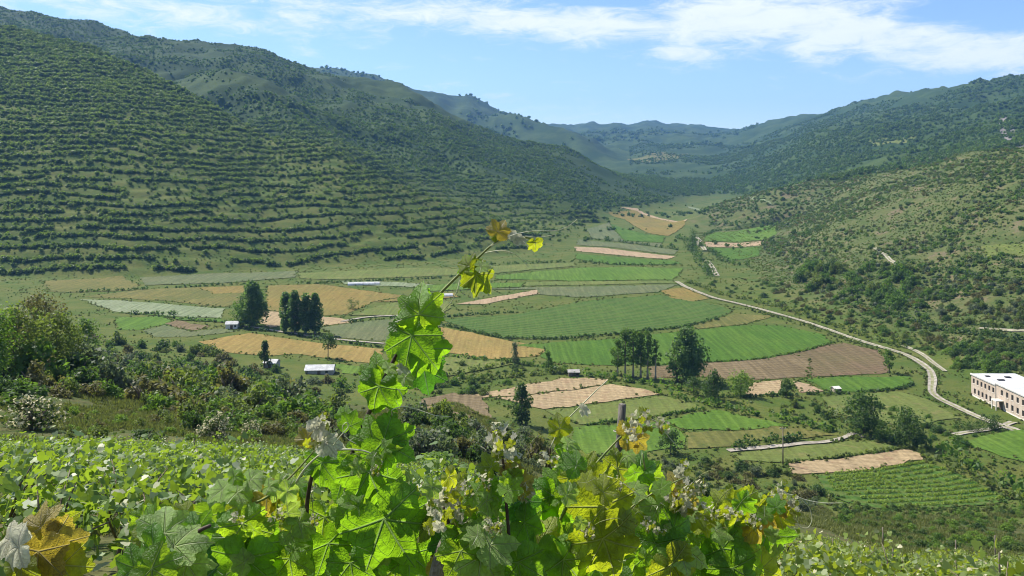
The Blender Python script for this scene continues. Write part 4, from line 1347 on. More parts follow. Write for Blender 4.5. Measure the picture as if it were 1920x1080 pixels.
def facade(name, y0, y1, H, wins, par):
    """wall facing -x with true openings and reveals; wins = (yc, w, z0, z1)"""
    ys = sorted({y0, y1, *[w_[0] - w_[1] / 2 for w_ in wins], *[w_[0] + w_[1] / 2 for w_ in wins]})
    zs = sorted({-1.5, H, *[w_[2] for w_ in wins], *[w_[3] for w_ in wins]})
    vs, fs = [], []

    def quad(a, b, c, d):
        o = len(vs)
        vs.extend((a, b, c, d))
        fs.append((o, o + 1, o + 2, o + 3))
    for ya, yb in zip(ys[:-1], ys[1:]):
        for za_, zb_ in zip(zs[:-1], zs[1:]):
            ym, zm = (ya + yb) / 2, (za_ + zb_) / 2
            if any(abs(ym - w_[0]) < w_[1] / 2 and w_[2] < zm < w_[3] for w_ in wins): continue
            quad((0, ya, za_), (0, ya, zb_), (0, yb, zb_), (0, yb, za_))
    r = 0.28
    for yc, ww, z0, z1 in wins:
        a, b = yc - ww / 2, yc + ww / 2
        quad((0, a, z0), (r, a, z0), (r, a, z1), (0, a, z1))
        quad((0, b, z1), (r, b, z1), (r, b, z0), (0, b, z0))
        quad((0, a, z0), (0, b, z0), (r, b, z0), (r, a, z0))
        quad((0, a, z1), (r, a, z1), (r, b, z1), (0, b, z1))
    wall = obj(name, mesh(name, vs, fs, M['pink']), par)
    for yc, ww, z0, z1 in wins:
        a, b = yc - ww / 2, yc + ww / 2
        wnd = part('window', [(0.17, 0.22, a, a + 0.06, z0, z1), (0.17, 0.22, b - 0.06, b, z0, z1), (0.172, 0.218, a + 0.06, b - 0.06, z0, z0 + 0.06), (0.172, 0.218, a + 0.06, b - 0.06, z1 - 0.06, z1), (0.174, 0.216, yc - 0.025, yc + 0.025, z0 + 0.06, z1 - 0.06)], M['frame'], par)
        part('pane', [(0.235, 0.245, a + 0.02, b - 0.02, z0 + 0.02, z1 - 0.02)], M['glass'], wnd)
        part('sill', [(-0.08, 0.02, a - 0.06, b + 0.06, z0 - 0.09, z0 - 0.004)], M['trim'], wnd)


w1 = [(0.9 + i * 2.35, 1.05, 4.0, 5.45) for i in range(5)] + [(0.9 + i * 2.35, 1.05, 1.2, 2.75) for i in range(4)]
facade('front_wall', 0, SPL, H1, w1, B)
w2 = [(SPL + 1.2 + i * 1.95, 1.0, 3.7, 5.1) for i in range(6)] + [(SPL + 2.6 + i * 1.95, 1.0, 0.9, 2.4) for i in range(5)]
facade('front_wall', SPL, L_, H2, w2, B)
part('end_wall', [(0.003, D_, -0.30, -0.003, -1.5, H1 + 0.1)], M['render'], B)
part('back_wall', [(D_ - 0.3, D_ - 0.003, 0.0, L_, -1.5, H2)], M['render'], B)
part('far_wall', [(0.3, D_ - 0.31, L_ - 0.3, L_ - 0.003, -1.5, H2 - 0.01)], M['pink'], B)
rf = part('roof', [(-0.25, D_ + 0.25, -0.45, SPL, H1 + 0.102, H1 + 0.34), (-0.22, D_ + 0.22, SPL + 0.002, L_ + 0.25, H2 + 0.002, H2 + 0.26)], M['whiteroof'], B)
part('parapet', [(-0.28, -0.05, -0.48, SPL - 0.1, H1 + 0.342, H1 + 0.50)], M['trim'], rf)
part('parapet', [(-0.25, -0.03, SPL + 0.1, L_ + 0.2, H2 + 0.262, H2 + 0.42)], M['trim'], rf)
for (x, y, sx, sy, hh) in [(3.0, 4.0, 2.2, 1.0, 0.25), (7.5, 2.5, 1.4, 1.2, 0.3), (6.0, 9.5, 2.6, 1.1, 0.22), (9.4, 6.2, 1.6, 0.9, 0.35)]:
    part('roof_hatch', [(x, x + sx, y, y + sy, H1 + 0.342, H1 + 0.342 + hh)], M['tar'], rf)
for (x, y, sx, sy, hh) in [(3.2, 17.5, 1.8, 0.9, 0.3), (7.0, 20.5, 1.5, 1.0, 0.3), (2.2, 21.8, 1.2, 0.8, 0.25)]:
    part('roof_hatch', [(x, x + sx, y, y + sy, H2 + 0.262, H2 + 0.262 + hh)], M['tar'], rf)
part('downpipe', [(-0.14, -0.02, SPL - 0.10, SPL + 0.02, 0.0, H1)], M['frame'], B)
dr = part('door', [(-0.05, 0.05, 10.0, 11.6, 0.0, 2.3)], M['door'], B)
part('porch', [(-2.0, -0.01, 9.6, 12.0, 2.55, 2.78), (-1.95, -1.72, 9.65, 9.88, -0.4, 2.548), (-1.95, -1.72, 11.7, 11.93, -0.4, 2.548)], M['trim'], B)
part('step', [(-2.4, -0.06, 9.4, 12.2, -1.2, -0.01)], M['trim'], B)
part('plinth', [(-0.06, -0.004, 0.0, 9.3, -1.5, 0.5), (-0.058, -0.004, 12.3, L_, -1.5, 0.45)], M['trim'], B)


def shed(name, px, py, wpx, hpx, dep, label, wallm, roofm, rz=0.0, pitch=0.18, dmin=150.0, drop=0.3, opening=True):
    p = G(px, py, dmin)
    Wd, Hh = wpx * p[1] / F, hpx * p[1] / F
    e = empty(name, (p[0], p[1], p[2] - drop), rz)
    a, hw = Wd / 2, Hh * 0.62 + drop
    ridge = hw + pitch * dep
    vs = [(-a, 0, 0), (a, 0, 0), (a, dep, 0), (-a, dep, 0), (-a, 0, hw), (a, 0, hw), (a, dep, hw), (-a, dep, hw), (-a, dep / 2, ridge), (a, dep / 2, ridge)]
    fs = [(0, 1, 5, 4), (1, 2, 6, 9, 5), (2, 3, 7, 6), (3, 0, 4, 8, 7)]
    obj('wall', mesh(name + '_wall', vs, fs, wallm), e)
    o = 0.25
    t = 0.07
    rv, rf_ = [], []
    for sgn, ya, yb in ((0, -o, dep / 2), (1, dep + o, dep / 2)):
        za = hw - pitch * 2 * o + 0.01
        q = len(rv)
        rv += [(-a - o, ya, za), (a + o, ya, za), (a + o, yb, ridge + 0.01), (-a - o, yb, ridge + 0.01), (-a - o, ya, za + t), (a + o, ya, za + t), (a + o, yb, ridge + t), (-a - o, yb, ridge + t)]
        rf_ += [tuple(q + i for i in f_) for f_ in ((0, 3, 2, 1), (4, 5, 6, 7), (0, 1, 5, 4), (1, 2, 6, 5), (3, 0, 4, 7))]
    obj('roof', mesh(name + '_roof', rv, rf_, roofm), e)
    if opening:
        part('door', [(-0.5, 0.5, -0.03, 0.02, 0.02, min(2.0, hw * 0.8))], M['door'], e)
        part('window', [(a * 0.45, a * 0.45 + 0.8, -0.025, 0.02, hw * 0.45, hw * 0.8)], M['glass'], e)
    return tag(e, label, 'shed')


shed('farm_shed', 598, 702, 52, 13, 5.0, 'long shed with a bright white roof beyond the scrub', M['render'], M['whiteroof'], 0.06, 0.22)
shed('farm_shed', 505, 690, 24, 15, 4.0, 'small shed with a white roof beside the dark cone-shaped tree', M['render'], M['whiteroof'], -0.1, 0.2)
shed('field_hut', 434, 617, 22, 15, 3.5, 'small pale hut on the field path left of the poplars', M['trim'], M['whiteroof'], 0.1, 0.25)
shed('field_hut', 1571, 736, 12, 12, 2.0, 'tiny tan hut beside the narrow green field', M['pink'], M['trim'], 0.3, 0.2)
shed('field_hut', 1076, 706, 20, 13, 2.6, 'low dark hut under the hedge above the tan field', M['oldwood'], M['render'], 0.0, 0.2)

# white plastic crop tunnels
for px, py, L2, rz, lab in [(682, 534, 17, 0.15, 'long low white plastic crop tunnel in mid valley'), (832, 556, 9, 0.1, 'short white plastic crop tunnel behind the tall vine shoot')]:
    p = G(px, py)
    vs, fs = [], []
    n_ = 10
    for i, x in enumerate((-L2 / 2, L2 / 2)):
        for j in range(n_ + 1):
            an = math.pi * j / n_
            vs.append((x, 2.0 * math.cos(an), 1.7 * math.sin(an) - 0.2))
    for j in range(n_): fs.append((j, j + 1, n_ + 2 + j, n_ + 1 + j))
    fs += [tuple(range(n_ + 1))[::-1], tuple(range(n_ + 1, 2 * n_ + 2))]
    e = empty('crop_tunnel', p, rz)
    obj('plastic_cover', mesh('crop_tunnel_cover', vs, fs, M['whiteroof']), e)
    hv = []
    for q in range(7):
        x = -L2 / 2 + L2 * q / 6
        hv.append(tube([(x, 2.03 * math.cos(an), 1.73 * math.sin(an) - 0.2) for an in np.linspace(0, math.pi, 9)], 0.04, 5))
    for v2, f2 in hv: obj('hoop', mesh('hoop', v2, f2, M['frame']), e)
    tag(e, lab, 'tunnel')

# power poles


def pole(px, py, top_py, label, dmin=150.0):
    p = G(px, py, dmin)
    H = (py - top_py) * p[1] / F
    e = empty('utility_pole', p)
    v, f = tube([(0, 0, -0.5), (0, 0, H * 0.5), (0, 0, H)], [0.16, 0.13, 0.10], 8)
    obj('pole', mesh('utility_pole', v, f, M['oldwood'], smooth=True), e)
    part('crossarm', [(-0.7, 0.7, -0.06, 0.06, H - 0.5, H - 0.38)], M['oldwood'], e)
    for x in (-0.6, 0.0, 0.6): part('insulator', [(x - 0.05, x + 0.05, -0.05, 0.05, H - 0.378, H - 0.20)], M['trim'], e)
    tag(e, label, 'pole')


pole(1468, 872, 800, 'thin dark utility pole by the footpath')

# ------------------------------------------------------------------ the small rowed vineyard on the valley floor


M['rowvine'] = mat_foliage('foliage_row_vine', (0.13, 0.21, 0.02), (0.28, 0.37, 0.05), (0.44, 0.58, 0.04), tfac=0.35)


def vine_row(pa, pb, label):
    a, b = G(*pa), G(*pb)
    L2 = np.hypot(*(b - a)[:2])
    n_ = max(3, int(L2 / 0.8))
    rng = np.random.default_rng(int(pa[1] * 10))
    t = (np.arange(n_) + 0.5) / n_
    c = a + (b - a) * t[:, None]
    c = c[rng.random(n_) > 0.06]
    c[:, :2] += rng.normal(size=(len(c), 2)) * 0.12
    c[:, 2] = T(c[:, 0], c[:, 1]) + 0.42 + 0.06 * rng.normal(size=len(c))
    v, f = leaf_cloud(rng, c, 0.34 * (0.8 + 0.4 * rng.random(len(c))), 40, 0.14)
    e = empty('vine_row', a)
    o = obj('foliage', mesh('vine_row_foliage', v - a, f, M['rowvine']), e)
    tr = [tube([(q[0] - a[0], q[1] - a[1], q[2] - a[2] - 1.0), (q[0] - a[0], q[1] - a[1], q[2] - a[2])], [0.05, 0.04], 5) for q in c]
    tv, tf = join(tr)
    obj('trunks', mesh('vine_row_trunks', tv, tf, M['bark']), e)
    tag(e, label, 'vine row', 'rows of the small vineyard on the valley floor')


lft = [(1535, 893), (1560, 928), (1645, 954)]
for i in range(10):
    t = i / 9
    xl = np.interp(t, [0, 0.55, 1], [1545, 1562, 1650]); yl = np.interp(t, [0, 0.55, 1], [893, 922, 952])
    xr = np.interp(t, [0, 0.2, 1], [1735, 1772, 1885]); yr = np.interp(t, [0, 0.2, 1], [869, 879, 936])
    pos = 'farthest' if i == 0 else 'nearest' if i == 9 else f'number {i + 1} from the top'
    vine_row((xl, yl), (xr, yr), f'green vine row of the small valley vineyard, {pos} of ten')

# ------------------------------------------------------------------ vines of the camera's own vineyard
VINE_LEAF = []
base_o = np.array([(0, -0.12), (-0.34, -0.30), (-0.52, 0.06), (-0.34, 0.22), (-0.26, 0.50), (0, 0.66), (0.26, 0.50), (0.34, 0.22), (0.52, 0.06), (0.34, -0.30)])


def vine_plant_mesh(seed, n=150, size=0.13, matname='vine', H=0.80, W=0.62):
    rng = np.random.default_rng(seed)
    vs, fs = [], []
    canes = []
    for c in range(7):
        a = rng.random() * 6.283
        canes.append((np.array([0.12 * math.cos(a), 0.12 * math.sin(a), 0.35]), np.array([W * (0.4 + 0.7 * rng.random()) * math.cos(a), W * (0.4 + 0.7 * rng.random()) * math.sin(a), H * (0.75 + 0.4 * rng.random())])))
    for i in range(n):
        a, b = canes[rng.integers(7)]
        t = rng.random() ** 0.8
        p = a + (b - a) * t + np.array([0, 0, 0.12 * math.sin(t * 3.1)]) + rng.normal(size=3) * np.array([0.16, 0.16, 0.12])
        p[2] = max(p[2], 0.12)
        s = size * (0.65 + 0.6 * rng.random()) * (1 - 0.35 * t)
        nr = rng.normal(size=3) * 0.8 + np.array([0, -0.1, 0.6])
        nr /= np.linalg.norm(nr)
        tt = np.cross(nr, rng.normal(size=3))
        tt /= np.linalg.norm(tt)
        bb = np.cross(nr, tt)
        o = len(vs)
        vs.append(p)
        cup = 0.25 * (rng.random() - 0.3)
        for x, y in base_o: vs.append(p + (tt * x + bb * y) * s * 1.1 - nr * s * cup * (x * x + y * y) * 2)
        for q in range(10): fs.append((o, o + 1 + q, o + 1 + (q + 1) % 10))
    fol = mesh('vine_foliage', vs, fs, M[matname])
    parts = [tube([(0, 0, -0.3), (0.03, 0.02, 0.2), (0, 0, 0.42)], [0.035, 0.03, 0.03], 6)] + [tube([a, (a + b) / 2 + np.array([0, 0, 0.1]), b], [0.012, 0.009, 0.004], 4) for a, b in canes]
    tv, tf = join(parts)
    return fol, mesh('vine_trunk', tv, tf, M['bark'], smooth=True)


sv, sf = tube([(0, 0, -0.4), (0.01, 0, 0.7), (0.0, 0.01, 1.55)], [0.03, 0.028, 0.024], 6)
STAKE = mesh('vineyard_stake', sv, sf, M['oldwood'], smooth=True)
VP = {'vine': [vine_plant_mesh(500 + i, 320, 0.10) for i in range(5)], 'vine_y': [vine_plant_mesh(520 + i, 300, 0.09, 'vine_y') for i in range(5)]}
VPL = []
for (p0, p1, y0, y1, mt, keepout) in [(-160, 800, 6.5, 50, 'vine', 0), (800, 1330, 7, 34, 'vine', 1), (1330, 2080, 6.0, 58, 'vine_y', 2)]:
    yy = y0
    while yy < y1:
        x0, x1 = (p0 - 960) / F * yy, (p1 - 960) / F * yy
        for x in np.arange(x0, x1, 1.12):
            xx, y_ = x + RNG.normal() * 0.12, yy + RNG.normal() * 0.15 + 0.1 * x
            if y_ < 4.2 or RNG.random() < 0.04: continue
            VPL.append((xx, y_, float(T(xx, y_)), mt, keepout))
        yy += 2.0 if yy < 25 else 2.2
VPL.sort(key=lambda q: q[1])
vis = []
for q in VPL:
    px, py = 960 + F * q[0] / q[1], HZ + F * (CZ - q[2] - 1.1) / q[1]
    if -60 < px < 1980 and py < 1130: vis.append(q)
VLAB = ['bushy green grapevine in the rows at lower left', 'green grapevine behind the near shoots in mid slope', 'yellow-green grapevine in the rows at lower right']
for i, (x, y, z, mt, ko) in enumerate(vis[:300]):
    s = (0.70 + 0.5 * RNG.random()) * (1.1 if ko == 2 else 1.0)
    e = empty('grapevine', (x, y, z), RNG.random() * 6.283, s)
    fo, tr = VP[mt][i % 5]
    obj('foliage', fo, e)
    obj('trunk', tr, e)
    band = 'nearest rows' if y < 12 else 'middle rows' if y < 22 else 'upper rows'
    if ko == 1: band = ''
    lab = VLAB[ko].replace('the rows', 'the ' + band)
    tag(e, lab, 'grapevine', ['vines at lower left', 'vines in mid slope', 'vines at lower right'][ko] + (', ' + band if band else ''))
    if i % (22 if ko == 0 else 13) == 4 and ko != 1 and y > 15:
        st = obj('vineyard_stake', STAKE, None, (x + 0.25, y + 0.1, z), 0, (0.8, 0.8, (0.66 if ko == 0 else 0.8) + 0.2 * RNG.random()))
        st.rotation_euler = (RNG.normal() * 0.05, RNG.normal() * 0.05, 0)
        tag(st, f'weathered wooden stake among the vines at lower {["left", "", "right"][ko]}', 'stake', f'stakes among the vines at lower {["left", "", "right"][ko]}')
if len(vis) > 300:
    for kk, mt in enumerate(('vine', 'vine_y')):
        far_ = [q for q in vis[300:] if q[3] == mt]
        if far_:
            gn_scatter('far_vine_plants', 'upper vine rows ' + ('at lower left' if kk == 0 else 'at lower right'), np.array([q[:3] for q in far_]), 0.9 + 0.25 * RNG.random(len(far_)), [m2[0] for m2 in VP[mt]])
# stakes down the right slope
for px, py, hp, lab in [(1655, 1024, 34, 'pale leaning stake on the right slope, uppermost of three'), (1792, 1050, 36, 'stake left of the dark one on the right slope'), (1866, 1066, 60, 'tall dark stake near the lower right corner')]:
    p = G(px, py, 24)
    o = obj('vineyard_stake', STAKE, None, p, 0, (p[1] / 34, p[1] / 34, hp * p[1] / F / 1.5))
    tag(o, lab, 'stake')
print('counts', len(vis), len(pts), c1, c2, c3, c4, c5, nb)

# ------------------------------------------------------------------ the near vines: every leaf built


def leaf_material(name, up, down, trans, vein, tfac=0.42, rough=0.42, spec=0.5, woolly=0.0):
    m_, k = mat(name)
    uv = k.n('ShaderNodeUVMap')
    x, y, _ = k.xyz(uv.outputs[0])
    r = k.m('SQRT', k.m('ADD', k.m('MULTIPLY', x, x), k.m('MULTIPLY', y, y)))
    th = k.m('ABSOLUTE', k.m('ARCTAN2', x, y))
    a1 = k.m('ABSOLUTE', k.m('SUBTRACT', th, 0.86))
    a2 = k.m('ABSOLUTE', k.m('SUBTRACT', th, 1.78))
    am = k.m('MINIMUM', th, k.m('MINIMUM', a1, a2))
    dist = k.m('MULTIPLY', r, k.m('SINE', k.m('MINIMUM', am, 1.5)))
    wdt = k.m('SUBTRACT', 0.024, k.m('MULTIPLY', r, 0.022))
    main = k.m('SUBTRACT', 1.0, k.ss(dist, 0.002, wdt))
    sec = k.m('ABSOLUTE', k.m('SINE', k.m('SUBTRACT', k.m('MULTIPLY', r, 24.0), k.m('MULTIPLY', am, 9.0))))
    sec = k.m('MULTIPLY', k.m('SUBTRACT', 1.0, k.ss(sec, 0.0, 0.22)), k.ss(am, 0.5, 0.1, 0.2, 1.0))
    ve = k.m('MAXIMUM', main, k.m('MULTIPLY', sec, 0.6))
    g = k.n('ShaderNodeNewGeometry')
    oi = k.n('ShaderNodeObjectInfo')
    P = k.vec(k.m('ADD', x, k.m('MULTIPLY', oi.outputs['Random'], 31.0)), y, 0.0)
    n1 = k.noise(P, 3.5, 4, 0.6)
    n2 = k.noise(P, 26.0, 3, 0.6)
    rnd = oi.outputs['Random']
    c = k.mix(k.ss(n1, 0.35, 0.66), up, tuple(0.66 * q for q in up))
    c = k.mix(k.m('MULTIPLY', rnd, 0.45), c, tuple(min(1, 1.5 * q) for q in up))
    c = k.mix(k.ss(r, 0.42, 0.62, 0, 0.3), c, down)
    c = k.mix(g.outputs['Backfacing'], c, down)
    c = k.mix(k.m('MULTIPLY', ve, 0.9), c, vein)
    t = k.mix(k.m('MULTIPLY', ve, 0.75), k.mix(k.ss(n1, 0.35, 0.65), trans, tuple(0.6 * q for q in trans)), tuple(min(1, 0.5 * q + 0.12) for q in vein))
    spots = k.m('MULTIPLY', k.ss(n2, 0.70, 0.76), 0.5)
    c = k.mix(spots, c, (0.16, 0.10, 0.04))
    h = k.m('ADD', k.m('MULTIPLY', ve, -1.0), k.m('MULTIPLY', n2, 0.5))
    finish(k, c, rough, bump=h, bstr=1.0, bdist=0.008, spec=spec, trans=t, tfac=tfac)
    return m_


LM = {
    'green':  leaf_material('leaf_green', (0.090, 0.215, 0.018), (0.165, 0.270, 0.065), (0.40, 0.76, 0.020), (0.26, 0.44, 0.10), tfac=0.52),
    'bright': leaf_material('leaf_bright', (0.120, 0.250, 0.024), (0.200, 0.300, 0.080), (0.56, 0.86, 0.025), (0.40, 0.56, 0.14), tfac=0.58),
    'dark':   leaf_material('leaf_dark', (0.034, 0.110, 0.020), (0.100, 0.180, 0.060), (0.15, 0.44, 0.025), (0.15, 0.30, 0.08), tfac=0.42),
    'yellow': leaf_material('leaf_yellow', (0.240, 0.290, 0.026), (0.300, 0.340, 0.080), (0.72, 0.80, 0.025), (0.55, 0.60, 0.18), tfac=0.56),
    'olive':  leaf_material('leaf_olive', (0.170, 0.230, 0.020), (0.240, 0.280, 0.060), (0.56, 0.66, 0.020), (0.46, 0.50, 0.12), tfac=0.55),
    'bronze': leaf_material('leaf_bronze', (0.300, 0.235, 0.045), (0.380, 0.310, 0.120), (0.78, 0.62, 0.060), (0.60, 0.50, 0.22), tfac=0.5),
    'pale':   leaf_material('leaf_glint', (0.270, 0.420, 0.090), (0.380, 0.500, 0.160), (0.66, 0.92, 0.10), (0.60, 0.70, 0.30), tfac=0.52, rough=0.4, spec=0.5),
    'woolly': leaf_material('leaf_woolly', (0.700, 0.670, 0.480), (0.760, 0.730, 0.580), (0.95, 0.93, 0.62), (0.80, 0.78, 0.62), tfac=0.55, rough=0.6),
}
M['shoot'] = mat_plain('green_shoot', (0.14, 0.20, 0.05), (0.26, 0.26, 0.09), 30.0, 0.5, 0.2, 0.002)
M['cane'] = mat_plain('dark_cane', (0.045, 0.030, 0.022), (0.10, 0.070, 0.050), 30.0, 0.7, 0.4, 0.003)
M['tendril'] = mat_plain('pale_tendril', (0.48, 0.50, 0.30), (0.62, 0.60, 0.44), 30.0, 0.5, 0.2, 0.002)
M['gnarl'] = mat_plain('gnarled_bark', (0.10, 0.080, 0.06), (0.42, 0.37, 0.30), 38.0, 0.95, 1.0, 0.012, stretch=(1, 1, 0.35))
M['stakewood'] = mat_plain('grey_stake', (0.09, 0.078, 0.065), (0.22, 0.20, 0.17), 22.0, 0.95, 0.9, 0.008, stretch=(2, 2, 0.25))


def leaf_outline(th):
    """radius of a grape leaf around the point where the stalk joins; th = 0 is the tip"""
    a = abs(th)
    K = ((0, 0.66), (0.20, 0.56), (0.40, 0.44), (0.52, 0.43), (0.70, 0.53), (0.88, 0.60), (1.06, 0.53), (1.28, 0.42), (1.42, 0.42), (1.62, 0.48), (1.82, 0.51), (2.10, 0.44), (2.5, 0.38), (2.80, 0.33), (3.0, 0.20), (3.1416, 0.05))
    r = np.interp(a, [q[0] for q in K], [q[1] for q in K])
    t = (a * 4.3 + 0.5) % 1.0
    t2 = (a * 8.6 + 0.25) % 1.0
    teeth = 0.055 * (1 - 2 * abs(t - 0.5)) + 0.03 * (1 - 2 * abs(t2 - 0.5)) - 0.04
    return float(r * (1 + 1.5 * teeth * (a < 2.9)))


def leaf_mesh(seed, matn, curl=0.5, fold=0.25, wave=0.07):
    rng = random.Random(seed)
    NA, rings = 84, (0.3, 0.62, 0.86, 1.0)
    vs = [(0, 0, 0)]
    uv = [(0, 0)]
    asym = rng.uniform(-0.08, 0.08)
    ph = rng.random() * 6
    for q in rings:
        for i in range(NA):
            th = -math.pi + 2 * math.pi * i / NA
            r = leaf_outline(th) * (1 + asym * math.sin(th))
            rr = r * q
            x, y = rr * math.sin(th), rr * math.cos(th)
            z = -curl * rr * rr * (0.8 + 0.4 * math.cos(th)) + fold * math.sqrt(x * x + 0.004) * 0.8 + wave * math.sin(5 * th + ph) * q * q * r * 1.6
            vs.append((x, y, z))
            uv.append((x, y))
    fs = []
    for i in range(NA): fs.append((0, 1 + (i + 1) % NA, 1 + i))
    for j in range(len(rings) - 1):
        for i in range(NA):
            a, b = 1 + j * NA + i, 1 + j * NA + (i + 1) % NA
            fs.append((a, b, b + NA, a + NA))
    vs = [(x, y, z) for x, y, z in vs]
    me = mesh('vine_leaf', vs, [tuple(reversed(f_)) if len(f_) == 3 else tuple(reversed(f_)) for f_ in fs], LM[matn], smooth=True)
    l = me.uv_layers.new(name='UVMap')
    for lp in me.loops: l.data[lp.index].uv = uv[lp.vertex_index]
    # make the upper side face +z
    if sum(p.normal.z for p in me.polygons) < 0:
        me.flip_normals()
    return me


LEAF = {m2: [leaf_mesh(700 + 31 * i + j, m2, 0.20 + 0.24 * j, 0.04 + 0.11 * j, 0.04 + 0.022 * j) for j in range(4)] for i, m2 in enumerate(LM)}
nleaf = [0]


def vine(base_px, depth, label):
    x = (base_px - 960) / F * depth
    e = empty('grapevine', (x, depth, float(T(x, depth))))
    return tag(e, label, 'grapevine', None)


def cpart(v, name, pts, rad, m2, sides=7):
    """a cane, shoot or tendril through photo pixels (px, py, depth)"""
    P = np.array([at(*p) for p in pts])
    # smooth it
    t = np.linspace(0, len(P) - 1, (len(P) - 1) * 5 + 1)
    Q = np.stack([np.interp(t, np.arange(len(P)), P[:, i]) for i in range(3)], 1)
    for _ in range(4): Q[1:-1] = (Q[:-2] + 2 * Q[1:-1] + Q[2:]) / 4
    rr = np.interp(t, np.linspace(0, len(P) - 1, len(rad)), rad)
    vs, fs = tube([Vector(q) - v.location for q in Q], list(rr), sides)
    obj(name, mesh(name, vs, fs, M[m2], smooth=True), v)
    return Q


def leaf(v, px, py, depth, size, tip, kind='green', tilt=(0.0, 0.0), stem=None, var=None):
    """leaf centred near a pixel; tip = direction of its point in degrees (0 right, 90 up, -90 down); tilt turns the face (right, up)"""
    i = nleaf[0]
    nleaf[0] += 1
    me = LEAF[kind][(i * 7) % 4 if var is None else var]
    s = size * (0.83 if size > 60 else 1.0) * depth / F / 0.98
    if kind == 'dark' and i % 3: kind = 'green'
    me = LEAF[kind][(i * 7) % 4]
    n = Vector((tilt[0], -1.0, tilt[1])).normalized()
    td = Vector((math.cos(math.radians(tip)), 0, math.sin(math.radians(tip))))
    td = (td - n * td.dot(n)).normalized()
    sd = td.cross(n)
    R = Matrix((sd, td, n)).transposed()
    c = at(px, py, depth) - td * s * 0.18
    o = obj('leaf', me, v)
    o.matrix_local = Matrix.Translation(c - v.location) @ R.to_4x4() @ Matrix.Diagonal((s, s, s, 1))
    if stem is not None:
        S = stem[np.argmin(np.linalg.norm(stem - np.array(c), axis=1))]
        a, b = c, Vector(S)
        if (b - a).length < 0.16:
            mid = (a + b) / 2 - n * -0.006 + Vector((0, 0, 0.012))
            inv = o.matrix_local.inverted()
            vs, fs = tube([a - n * 0.001, mid, b], [0.0011, 0.0013, 0.0016], 5)
            vs = [tuple(inv @ (Vector(q) - v.location)) for q in vs]
            obj('petiole', mesh('petiole', vs, fs, M['shoot'], smooth=True), o)
    return o


tip_meshes = []
for sd_ in range(4):
    rng_ = random.Random(900 + sd_)
    parts = []
    vs, fs, us, mi = [], [], [], []
    for q in range(26):
        src = LEAF['woolly'][q % 3]
        a, t_ = rng_.random() * 6.283, rng_.random()
        rot = Matrix.Rotation(a, 3, 'Z') @ Matrix.Rotation(0.4 + 1.4 * rng_.random(), 3, 'X') @ Matrix.Rotation(rng_.random() * 6, 3, 'Y')
        s = 0.12 + 0.22 * rng_.random()
        off = Vector((rng_.uniform(-0.32, 0.32), rng_.uniform(-0.32, 0.32), rng_.uniform(-0.45, 0.45)))
        o_ = len(vs)
        vs += [tuple(rot @ (vv.co * s) + off) for vv in src.vertices]
        for p in src.polygons:
            fs.append(tuple(o_ + x for x in p.vertices))
            mi.append(0 if q % 3 else (1 if q % 2 else 2))
        us += [tuple(vv.co[:2]) for vv in src.vertices]
    me = mesh('shoot_tip', vs, fs, [LM['woolly'], LM['yellow'], LM['olive']], mi, smooth=True)
    l = me.uv_layers.new(name='UVMap')
    for lp in me.loops: l.data[lp.index].uv = us[lp.vertex_index]
    tip_meshes.append(me)


def shoot_tip(v, px, py, depth, size, i=0):
    s = size * depth / F
    o = obj('shoot_tip', tip_meshes[i % 4], v)
    o.location = at(px, py, depth) - v.location
    o.rotation_euler = (0.3 * i, 0.5 * i, 1.3 * i)
    o.scale = (s, s, s)
    return o


# --- the tall shoot in the middle
D1 = 1.75
v1 = vine(655, D1, 'tall near grapevine whose shoot rises above the valley fields')
s1 = cpart(v1, 'cane', [(662, 1880, D1), (655, 1500, D1), (648, 1200, D1), (648, 1060, D1), (649, 960, D1), (652, 890, D1), (668, 820, D1), (695, 768, D1), (718, 715, D1), (738, 675, D1), (765, 628, D1), (792, 588, D1)], [0.011, 0.008, 0.0052, 0.0044, 0.0036], 'cane')
s1b = cpart(v1, 'shoot', [(792, 588, D1), (825, 550, D1), (860, 515, D1), (893, 487, D1 - 0.01), (918, 462, D1 - 0.02), (945, 445, D1 - 0.02), (985, 443, D1 - 0.02), (1003, 452, D1 - 0.02)], [0.0034, 0.0026, 0.0020, 0.0013], 'shoot')
cpart(v1, 'tendril', [(920, 462, D1 - 0.02), (960, 440, D1 - 0.04), (1000, 432, D1 - 0.05), (1040, 434, D1 - 0.06), (1064, 426, D1 - 0.06), (1082, 411, D1 - 0.06)], [0.0012, 0.0008, 0.0005], 'tendril', 5)
cpart(v1, 'tendril', [(905, 475, D1), (940, 468, D1 - 0.02), (968, 476, D1 - 0.03), (992, 500, D1 - 0.03)], [0.0011, 0.0007, 0.0004], 'tendril', 5)
cpart(v1, 'tendril', [(985, 443, D1 - 0.02), (1010, 446, D1 - 0.02), (1040, 440, D1 - 0.03)], [0.001, 0.0005], 'tendril', 5)
cpart(v1, 'tendril', [(864, 515, D1), (858, 545, D1 - 0.02), (845, 570, D1 - 0.02), (830, 583, D1)], [0.0011, 0.0006], 'tendril', 5)
cpart(v1, 'tendril', [(735, 780, D1 - 0.03), (733, 768, D1 - 0.05), (755, 761, D1 - 0.06), (785, 768, D1 - 0.06), (815, 780, D1 - 0.06), (845, 781, D1 - 0.06)], [0.0013, 0.0010, 0.0006], 'tendril', 5)
cpart(v1, 'tendril', [(712, 712, D1), (735, 722, D1 - 0.03), (752, 735, D1 - 0.04), (757, 752, D1 - 0.04)], [0.0012, 0.0008], 'tendril', 5)
S1 = np.concatenate([s1, s1b])
